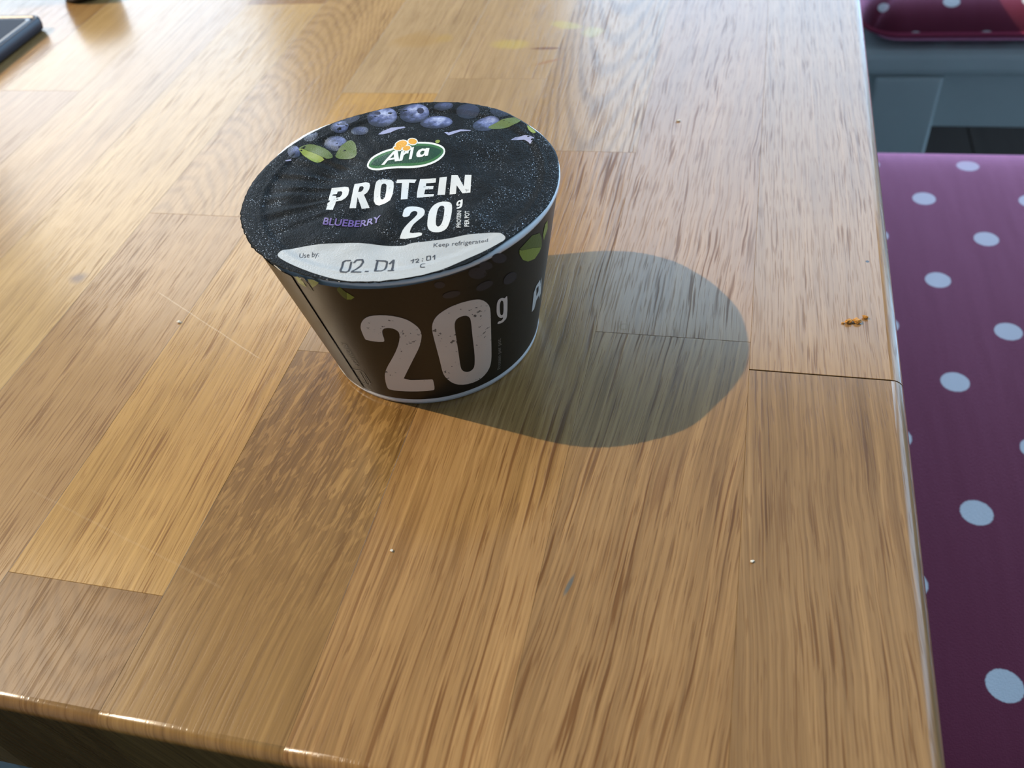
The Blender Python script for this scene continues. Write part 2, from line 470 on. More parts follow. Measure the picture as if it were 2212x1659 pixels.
for lx in (TX0 + .08, TX1 - .15):
    for ly in (.104, TY1 - .17):
        tbox('table_leg', lx, lx + .07, ly, ly + .07, .006, za - .0002, PAINT, .004)

# ------------------------------------------------------------------ the pot of yogurt
LID = {'foil': [(-44.83, -18.66), (-46.95, -11.22), (-48.19, -3.15), (-47.68, 4.83), (-46.12, 12.47), (-44.44, 19.02), (-41.79, 25.34), (-37.13, 30.7), (-31.45, 34.98), (-25.28, 39.02), (-17.76, 42.96), (-9.45, 46.02), (-0.14, 46.79), (5.79, 46.59), (16.53, 43.63), (24.32, 40.13), (34.0, 31.6), (40.62, 23.98), (44.24, 17.62), (46.57, 9.49), (47.84, -1.12), (46.9, -10.18), (44.48, -16.39), (42.2, -20.97), (39.34, -25.49), (35.58, -31.19), (28.91, -37.39), (21.24, -41.65), (14.47, -44.5), (7.01, -46.39), (2.38, -46.87), (-2.18, -46.89), (-7.72, -46.23), (-13.32, -44.97), (-19.13, -43.11), (-24.0, -41.28), (-29.17, -37.67), (-33.48, -34.46), (-37.51, -29.84), (-41.78, -24.17)], 'P': [[(-21.43, -3.59), (-17.45, -2.63), (-16.19, -2.96), (-15.32, -4.58), (-14.77, -6.94), (-14.94, -8.67), (-15.77, -10.0), (-17.27, -10.6), (-16.66, -14.97), (-18.84, -14.81)], [(-18.86, -5.21), (-17.79, -4.98), (-17.09, -5.77), (-16.82, -7.06), (-16.97, -8.23), (-18.1, -8.64)]], 'R': [[(-14.84, -1.25), (-11.62, -0.05), (-10.35, -0.43), (-9.59, -1.85), (-9.23, -3.81), (-9.28, -5.55), (-9.87, -6.66), (-6.18, -12.37), (-8.36, -13.13), (-11.39, -8.04), (-10.02, -13.31), (-11.9, -13.68)], [(-12.65, -2.59), (-11.84, -2.33), (-11.18, -3.04), (-10.96, -4.34), (-11.23, -5.31), (-12.07, -5.58)]], 'O': [[(-8.08, -1.55), (-8.42, 0.42), (-7.94, 1.79), (-6.24, 2.32), (-4.32, 2.19), (-3.1, 0.92), (-1.97, -2.11), (-0.84, -6.36), (-0.58, -9.52), (-1.57, -10.84), (-3.42, -11.49), (-4.82, -10.82), (-5.95, -9.21), (-7.15, -5.43)], [(-6.19, -1.01), (-5.87, -0.38), (-5.29, -0.35), (-4.6, -1.15), (-3.6, -4.37), (-2.93, -7.55), (-3.19, -8.71), (-3.93, -8.46), (-4.7, -6.8), (-5.77, -3.18)]], 'T': [[(-2.49, 2.38), (3.68, 2.6), (3.72, 0.61), (1.98, 0.6), (4.36, -8.39), (2.61, -9.13), (-0.21, 0.4), (-2.08, 0.31)]], 'E': [[(4.67, 3.0), (9.53, 3.56), (9.95, 1.59), (7.19, 1.01), (7.51, -0.51), (9.78, -0.09), (10.02, -1.59), (7.81, -2.19), (8.14, -4.49), (10.98, -3.91), (11.09, -4.92), (6.59, -6.7), (5.92, -4.27), (5.32, -0.84)]], 'I': [[(10.5, 4.01), (12.68, 4.47), (14.26, -3.72), (12.07, -4.14)]], 'N': [[(13.85, 5.42), (15.76, 5.51), (19.04, 0.1), (17.98, 5.75), (19.95, 5.85), (21.93, -3.17), (19.56, -3.3), (16.72, 0.63), (17.5, -3.29), (15.6, -3.52)]], 'two': [[(5.74, -17.57), (5.17, -14.99), (5.1, -12.75), (6.24, -11.53), (8.12, -11.04), (9.74, -11.35), (10.82, -12.6), (11.31, -14.4), (11.21, -15.81), (10.46, -17.85), (9.77, -20.07), (9.58, -22.23), (9.81, -24.14), (13.35, -23.32), (13.77, -25.27), (7.74, -26.88), (7.52, -25.07), (7.52, -22.37), (8.13, -19.98), (8.93, -17.36), (9.31, -15.33), (9.15, -14.13), (8.46, -13.36), (7.65, -13.61), (7.28, -14.85), (7.46, -16.65)]], 'zero': [[(12.38, -14.13), (12.17, -11.7), (12.33, -9.42), (13.04, -7.93), (14.3, -7.02), (16.07, -7.0), (17.32, -7.88), (18.15, -9.69), (19.28, -14.09), (20.0, -18.01), (20.13, -21.11), (19.25, -22.71), (17.75, -23.39), (15.98, -23.13), (14.68, -21.88), (13.72, -19.8), (12.98, -16.89)], [(14.45, -12.37), (14.3, -10.13), (14.81, -9.27), (15.67, -9.64), (16.24, -11.04), (17.25, -15.02), (17.84, -18.15), (17.78, -20.11), (17.23, -20.73), (16.54, -20.2), (15.9, -18.68), (15.12, -15.56)]], 'g': [[(19.19, -9.01), (19.0, -7.78), (19.14, -6.99), (19.54, -6.63), (20.03, -6.77), (20.05, -6.27), (20.42, -6.24), (21.25, -9.71), (21.1, -10.74), (20.5, -11.27), (19.84, -11.15), (19.72, -10.42), (20.31, -10.38), (20.55, -9.79), (20.41, -9.27), (19.94, -9.67), (19.41, -9.45)], [(19.52, -8.04), (19.64, -7.37), (20.03, -7.52), (20.32, -8.66), (20.03, -9.0), (19.72, -8.78)]], 'label': [[(-24.54, -37.28), (-24.5, -35.79), (-23.44, -34.39), (-19.96, -32.99), (-15.48, -31.52), (-8.39, -30.34), (-3.6, -29.8), (0.1, -29.79), (4.95, -29.61), (9.56, -29.57), (10.55, -29.2), (11.5, -28.38), (16.05, -27.48), (20.48, -26.22), (25.88, -24.14), (30.35, -23.07), (33.24, -22.33), (34.94, -22.55), (36.26, -23.21), (37.43, -24.43), (37.65, -25.71), (36.7, -27.06), (33.47, -30.93), (28.81, -35.21), (24.22, -39.43), (20.32, -41.83), (16.34, -43.87), (12.26, -45.59), (9.3, -46.12), (5.92, -46.48), (2.45, -46.61), (-3.66, -46.11), (-10.4, -44.26), (-16.18, -42.08), (-20.82, -39.93), (-23.33, -38.48)]], 'oval': [[(-14.33, 8.57), (-14.68, 10.2), (-14.73, 12.33), (-13.56, 15.01), (-11.2, 17.13), (-8.77, 18.24), (-5.76, 20.65), (-4.05, 21.45), (-1.42, 21.94), (1.3, 22.14), (4.25, 21.51), (7.18, 19.91), (8.64, 17.81), (8.91, 15.21), (8.11, 12.83), (6.59, 10.67), (3.86, 9.03), (0.05, 8.3), (-3.65, 8.04), (-6.12, 7.65), (-7.92, 7.34), (-10.11, 6.54), (-12.08, 6.73), (-13.49, 7.45)]], 'oval_in': [[(-13.78, 8.73), (-13.98, 9.83), (-14.04, 11.61), (-12.96, 14.09), (-10.69, 16.12), (-8.27, 17.23), (-5.26, 19.63), (-3.64, 20.39), (-1.06, 20.87), (1.58, 21.06), (4.4, 20.47), (7.1, 19.02), (8.1, 17.63), (8.26, 15.77), (7.53, 13.65), (6.1, 11.6), (3.47, 10.01), (-0.29, 9.3), (-3.99, 9.05), (-6.49, 8.65), (-8.33, 8.33), (-10.48, 7.54), (-12.31, 7.72), (-13.43, 8.28)]], 'oval_core': [[(-13.09, 8.94), (-13.12, 9.38), (-13.19, 10.73), (-12.21, 12.95), (-10.05, 14.88), (-7.64, 15.97), (-4.63, 18.37), (-3.13, 19.07), (-0.62, 19.54), (1.93, 19.73), (4.58, 19.18), (7.0, 17.9), (7.42, 17.4), (7.44, 16.48), (6.81, 14.68), (5.49, 12.78), (2.97, 11.26), (-0.72, 10.57), (-4.43, 10.31), (-6.95, 9.91), (-8.84, 9.58), (-10.96, 8.8), (-12.59, 8.97), (-13.34, 9.33)]], 'pet0': [[(-4.66, 21.31), (-4.4, 20.29), (-4.49, 19.3), (-4.9, 18.47), (-5.58, 17.93), (-6.43, 17.77), (-7.31, 17.99), (-8.09, 18.58), (-8.66, 19.45), (-8.93, 20.46), (-8.86, 21.46), (-8.45, 22.3), (-7.76, 22.85), (-6.9, 23.02), (-6.01, 22.78), (-5.23, 22.18)]], 'petin0': [[(-4.97, 21.16), (-4.77, 20.36), (-4.87, 19.56), (-5.23, 18.89), (-5.81, 18.45), (-6.52, 18.3), (-7.25, 18.46), (-7.89, 18.91), (-8.35, 19.59), (-8.56, 20.39), (-8.47, 21.19), (-8.11, 21.87), (-7.53, 22.32), (-6.81, 22.48), (-6.07, 22.31), (-5.43, 21.85)]], 'pet1': [[(-1.52, 21.66), (-1.45, 20.84), (-1.66, 20.18), (-2.14, 19.78), (-2.79, 19.69), (-3.54, 19.94), (-4.26, 20.48), (-4.85, 21.23), (-5.21, 22.08), (-5.29, 22.91), (-5.08, 23.58), (-4.6, 23.99), (-3.93, 24.07), (-3.18, 23.82), (-2.46, 23.28), (-1.87, 22.52)]], 'petin1': [[(-1.89, 21.71), (-1.84, 21.09), (-2.02, 20.59), (-2.41, 20.29), (-2.93, 20.22), (-3.53, 20.41), (-4.1, 20.82), (-4.55, 21.39), (-4.83, 22.04), (-4.89, 22.66), (-4.71, 23.16), (-4.33, 23.47), (-3.79, 23.53), (-3.19, 23.34), (-2.62, 22.93), (-2.17, 22.35)]], 'pet2': [[(-5.4, 17.68), (-5.39, 17.12), (-5.66, 16.7), (-6.15, 16.48), (-6.79, 16.49), (-7.49, 16.74), (-8.15, 17.18), (-8.65, 17.74), (-8.93, 18.35), (-8.94, 18.91), (-8.68, 19.34), (-8.18, 19.56), (-7.53, 19.54), (-6.82, 19.3), (-6.17, 18.85), (-5.67, 18.28)]], 'petin2': [[(-5.78, 17.75), (-5.79, 17.39), (-6.02, 17.12), (-6.41, 16.99), (-6.92, 17.02), (-7.47, 17.19), (-7.97, 17.49), (-8.35, 17.87), (-8.55, 18.28), (-8.53, 18.64), (-8.31, 18.91), (-7.92, 19.04), (-7.4, 19.02), (-6.85, 18.84), (-6.35, 18.53), (-5.98, 18.15)]], 'pet3': [[(-2.77, 18.79), (-2.6, 18.09), (-2.67, 17.41), (-2.98, 16.83), (-3.46, 16.46), (-4.06, 16.33), (-4.68, 16.48), (-5.22, 16.88), (-5.61, 17.47), (-5.79, 18.16), (-5.72, 18.85), (-5.42, 19.43), (-4.93, 19.81), (-4.33, 19.94), (-3.71, 19.79), (-3.16, 19.38)]], 'petin3': [[(-3.08, 18.64), (-2.97, 18.16), (-3.05, 17.67), (-3.3, 17.25), (-3.68, 16.97), (-4.15, 16.86), (-4.62, 16.94), (-5.02, 17.21), (-5.31, 17.61), (-5.42, 18.1), (-5.34, 18.59), (-5.09, 19.01), (-4.71, 19.3), (-4.24, 19.4), (-3.77, 19.32), (-3.36, 19.05)]], 'arlaA': [[(-9.81, 9.15), (-8.01, 16.34), (-6.82, 16.96), (-4.54, 11.44), (-5.87, 11.05), (-6.32, 12.12), (-8.27, 11.51), (-8.79, 9.29)], [(-7.97, 12.61), (-6.74, 13.04), (-7.41, 14.78)]], 'arlar': [[(-4.63, 11.25), (-5.39, 16.44), (-4.52, 16.57), (-4.3, 15.52), (-3.92, 16.59), (-3.04, 16.87), (-2.77, 15.39), (-3.5, 15.27), (-3.96, 14.3), (-3.62, 11.76)]], 'arlal': [[(-1.75, 12.31), (-2.79, 18.47), (-1.92, 18.8), (-0.89, 12.54)]], 'arlaa': [[(0.15, 14.28), (-0.23, 15.78), (0.02, 17.23), (0.98, 18.13), (2.13, 17.98), (2.15, 18.37), (3.29, 18.41), (3.92, 14.43), (3.01, 14.11), (2.87, 14.86), (2.26, 13.89), (1.27, 13.57), (0.61, 13.68)], [(1.15, 15.12), (0.93, 16.21), (1.33, 16.99), (2.09, 16.93), (2.27, 15.41), (1.84, 14.82)]], 'reg': [[(5.51, 22.64), (5.59, 22.03), (5.35, 21.54), (4.9, 21.37), (4.4, 21.57), (4.04, 22.08), (3.96, 22.69), (4.2, 23.18), (4.65, 23.35), (5.15, 23.15)]], 'berries': [([(-13.95, 38.4), (-13.48, 36.58), (-13.52, 34.8), (-14.07, 33.25), (-15.06, 32.06), (-16.4, 31.35), (-17.97, 31.17), (-19.61, 31.55), (-21.18, 32.46), (-22.52, 33.81), (-23.5, 35.48), (-24.02, 37.31), (-24.02, 39.12), (-23.5, 40.73), (-22.5, 41.97), (-21.12, 42.71), (-19.51, 42.88), (-17.82, 42.46), (-16.23, 41.5), (-14.9, 40.1)], 1.0), ([(-3.49, 40.71), (-3.12, 38.94), (-3.26, 37.24), (-3.88, 35.79), (-4.93, 34.71), (-6.3, 34.11), (-7.87, 34.03), (-9.49, 34.5), (-11.0, 35.46), (-12.27, 36.83), (-13.15, 38.49), (-13.57, 40.27), (-13.47, 42.01), (-12.86, 43.51), (-11.8, 44.63), (-10.39, 45.26), (-8.77, 45.32), (-7.11, 44.82), (-5.59, 43.81), (-4.34, 42.39)], 1.0), ([(6.1, 35.19), (6.22, 33.92), (5.8, 32.71), (4.9, 31.69), (3.6, 30.94), (2.03, 30.54), (0.33, 30.52), (-1.33, 30.89), (-2.8, 31.62), (-3.93, 32.64), (-4.61, 33.85), (-4.76, 35.13), (-4.37, 36.36), (-3.46, 37.42), (-2.14, 38.19), (-0.53, 38.6), (1.2, 38.6), (2.89, 38.2), (4.36, 37.45), (5.46, 36.41)], 1.05), ([(3.77, 44.73), (3.87, 43.9), (3.65, 43.09), (3.14, 42.39), (2.39, 41.86), (1.46, 41.55), (0.45, 41.48), (-0.55, 41.68), (-1.44, 42.11), (-2.13, 42.74), (-2.55, 43.51), (-2.67, 44.35), (-2.46, 45.16), (-1.95, 45.87), (-1.19, 46.41), (-0.25, 46.73), (0.78, 46.79), (1.78, 46.59), (2.67, 46.14), (3.35, 45.5)], 0.55), ([(13.67, 41.42), (13.81, 40.08), (13.56, 38.86), (12.93, 37.9), (12.0, 37.26), (10.84, 37.03), (9.57, 37.2), (8.31, 37.79), (7.19, 38.72), (6.3, 39.91), (5.74, 41.25), (5.56, 42.61), (5.8, 43.85), (6.43, 44.85), (7.38, 45.5), (8.56, 45.74), (9.86, 45.55), (11.14, 44.94), (12.26, 43.97), (13.14, 42.76)], 0.3), ([(21.64, 35.81), (21.88, 34.48), (21.7, 33.12), (21.12, 31.84), (20.21, 30.77), (19.05, 30.01), (17.76, 29.63), (16.45, 29.67), (15.25, 30.12), (14.28, 30.95), (13.63, 32.07), (13.36, 33.39), (13.52, 34.77), (14.08, 36.07), (15.0, 37.17), (16.18, 37.95), (17.5, 38.34), (18.83, 38.29), (20.05, 37.81), (21.01, 36.95)], 0.95), ([(24.1, 39.75), (24.05, 38.93), (23.66, 38.29), (22.97, 37.89), (22.04, 37.77), (20.98, 37.94), (19.87, 38.39), (18.83, 39.07), (17.95, 39.92), (17.32, 40.86), (17.02, 41.8), (17.06, 42.64), (17.45, 43.3), (18.15, 43.71), (19.09, 43.82), (20.18, 43.64), (21.3, 43.18), (22.34, 42.48), (23.21, 41.62), (23.82, 40.68)], 0.2), ([(-28.73, 31.52), (-28.39, 30.48), (-28.34, 29.43), (-28.6, 28.46), (-29.14, 27.66), (-29.9, 27.12), (-30.81, 26.88), (-31.78, 26.96), (-32.72, 27.37), (-33.55, 28.05), (-34.17, 28.96), (-34.53, 29.99), (-34.59, 31.05), (-34.34, 32.04), (-33.8, 32.85), (-33.03, 33.41), (-32.11, 33.65), (-31.12, 33.56), (-30.17, 33.14), (-29.34, 32.43)], 0.95), ([(-20.88, 29.1), (-20.69, 28.21), (-20.79, 27.37), (-21.19, 26.65), (-21.83, 26.12), (-22.67, 25.84), (-23.61, 25.83), (-24.58, 26.1), (-25.46, 26.61), (-26.19, 27.32), (-26.68, 28.17), (-26.89, 29.06), (-26.8, 29.91), (-26.41, 30.65), (-25.75, 31.18), (-24.91, 31.47), (-23.95, 31.47), (-22.98, 31.2), (-22.08, 30.67), (-21.36, 29.95)], 0.6), ([(-26.1, 22.11), (-25.7, 20.78), (-25.67, 19.5), (-26.03, 18.36), (-26.73, 17.49), (-27.7, 16.97), (-28.86, 16.84), (-30.09, 17.12), (-31.28, 17.78), (-32.3, 18.76), (-33.07, 19.97), (-33.51, 21.3), (-33.56, 22.6), (-33.21, 23.77), (-32.51, 24.66), (-31.52, 25.2), (-30.33, 25.33), (-29.08, 25.03), (-27.88, 24.34), (-26.85, 23.33)], 0.75), ([(-26.34, 36.83), (-26.16, 36.08), (-26.33, 35.16), (-26.83, 34.15), (-27.6, 33.15), (-28.57, 32.27), (-29.64, 31.58), (-30.72, 31.15), (-31.69, 31.03), (-32.47, 31.22), (-32.98, 31.7), (-33.17, 32.44), (-33.01, 33.36), (-32.53, 34.38), (-31.76, 35.38), (-30.78, 36.28), (-29.7, 36.98), (-28.61, 37.41), (-27.62, 37.53), (-26.84, 37.33)], 0.25), ([(-39.82, 15.95), (-39.25, 14.88), (-38.89, 13.78), (-38.77, 12.78), (-38.9, 11.96), (-39.26, 11.4), (-39.83, 11.15), (-40.54, 11.24), (-41.32, 11.66), (-42.12, 12.37), (-42.83, 13.3), (-43.41, 14.37), (-43.79, 15.46), (-43.92, 16.49), (-43.8, 17.33), (-43.43, 17.9), (-42.86, 18.16), (-42.14, 18.06), (-41.33, 17.63), (-40.53, 16.9)], 0.6), ([(-37.42, 25.78), (-37.02, 24.97), (-36.83, 24.05), (-36.85, 23.1), (-37.08, 22.23), (-37.5, 21.5), (-38.08, 21.0), (-38.74, 20.76), (-39.44, 20.82), (-40.09, 21.16), (-40.65, 21.76), (-41.05, 22.56), (-41.26, 23.48), (-41.25, 24.43), (-41.02, 25.32), (-40.6, 26.05), (-40.02, 26.57), (-39.34, 26.81), (-38.64, 26.74), (-37.98, 26.39)], 0.3)], 'slivers': [[(-16.65, 26.54), (-15.91, 28.61), (-13.73, 30.74), (-9.41, 31.65), (-8.59, 30.89), (-11.08, 29.68), (-12.72, 27.68), (-15.23, 26.58)], [(5.21, 28.34), (6.09, 28.67), (6.62, 28.28), (8.11, 29.44), (10.07, 30.41), (13.51, 30.01), (13.64, 29.51), (10.41, 29.16), (8.61, 27.59), (7.28, 26.4)], [(27.77, 24.91), (28.75, 26.51), (31.51, 27.33), (33.77, 26.67), (35.2, 25.51), (34.36, 22.59), (33.59, 23.76), (31.97, 25.15), (29.13, 24.81)], [(-42.21, 9.47), (-40.62, 10.5), (-40.27, 10.03), (-41.5, 9.16)]], 'leaf0': [[(-40.64, 16.63), (-39.72, 18.16), (-37.09, 19.66), (-32.8, 18.42), (-29.57, 16.07), (-27.46, 13.72), (-28.18, 12.48), (-29.75, 12.27), (-34.55, 15.14), (-38.49, 16.61)]], 'leaf1': [[(-40.6, 16.53), (-38.45, 16.51), (-34.51, 15.04), (-29.72, 12.17), (-30.67, 11.17), (-31.85, 9.83), (-34.09, 10.78), (-36.66, 12.85), (-38.78, 14.48)]], 'leaf2': [[(-27.38, 15.08), (-27.08, 18.63), (-26.05, 22.07), (-24.97, 23.07), (-23.05, 21.77), (-21.42, 18.84), (-19.68, 13.79), (-21.89, 13.12), (-26.51, 13.17)]], 'leaf3': [[(18.33, 31.66), (20.18, 34.26), (23.17, 36.81), (27.11, 37.63), (29.37, 36.3), (27.92, 33.96), (24.87, 31.75), (20.98, 30.88)]], 'leaf4': [[(31.2, 32.54), (32.18, 34.33), (34.62, 31.63), (35.17, 27.6), (32.84, 29.24)]], 'strokes': {'d0': [[(-4.75, -38.09), (-4.26, -37.44), (-2.84, -37.32)], [(-4.75, -38.09), (-4.31, -40.03), (-3.89, -42.12), (-3.47, -42.79), (-2.01, -42.85), (-1.5, -42.28), (-2.09, -39.49), (-2.43, -37.9)]], 'd2': [[(-1.5, -38.19), (-1.22, -37.08), (0.36, -36.78), (0.97, -37.81), (0.83, -39.43), (-0.01, -41.1), (-0.51, -42.37)], [(-0.54, -42.62), (2.12, -42.39)]], 'dd': [[(3.16, -41.96), (3.97, -41.89)]], 'e0': [[(4.3, -36.64), (6.81, -36.62), (7.57, -37.1), (7.97, -39.02), (8.03, -40.6), (7.45, -41.35), (5.73, -41.5), (5.36, -39.94), (5.0, -38.2), (4.76, -36.79)]], 'e1': [[(8.5, -37.74), (9.14, -36.08), (9.71, -38.53), (10.29, -41.01)], [(9.29, -41.2), (10.86, -40.96)]], 't1': [[(14.07, -36.22), (14.66, -35.46), (14.8, -37.05)]], 't2': [[(15.12, -35.6), (15.73, -35.12), (16.09, -35.52), (15.63, -36.7), (16.39, -36.5)]], 'tc': [[(16.97, -34.92), (17.09, -35.08)], [(17.12, -35.8), (17.24, -35.97)]], 't0': [[(17.86, -33.95), (18.84, -33.69), (19.3, -35.27), (18.47, -35.62), (18.2, -35.35), (17.93, -33.94)]], 't3': [[(19.57, -34.17), (19.93, -33.24), (20.4, -35.18)]], 'tC': [[(18.45, -37.28), (17.44, -37.26), (17.44, -38.25), (17.86, -39.19), (18.9, -39.0)]]}, 'txt': {'BLUEBERRY': ((-17.02, -22.0), (-0.17, -20.15)), 'Use by:': ((-17.93, -37.57), (-12.52, -36.34)), 'Keep refrigerated': ((18.58, -29.96), (33.14, -26.96)), 'PROTEIN/': ((24.01, -21.15), (21.7, -12.33)), 'PER POT': ((26.22, -20.62), (24.3, -12.97))}, 'crowns': [[(-5.47, 41.39), (-5.49, 40.25), (-6.2, 39.76), (-7.21, 40.21), (-7.91, 41.34), (-7.9, 42.49), (-7.18, 42.99), (-6.17, 42.53)], [(-19.89, 39.07), (-19.95, 38.23), (-20.67, 37.87), (-21.62, 38.19), (-22.25, 39.02), (-22.2, 39.87), (-21.48, 40.24), (-20.52, 39.91)]], 'txtup': {'BLUEBERRY': (-17.79, -18.62), 'Use by:': (-18.7, -35.34), 'Keep refrigerated': (18.15, -28.07), 'PROTEIN/': (22.71, -21.24), 'PER POT': (24.85, -20.71)}}
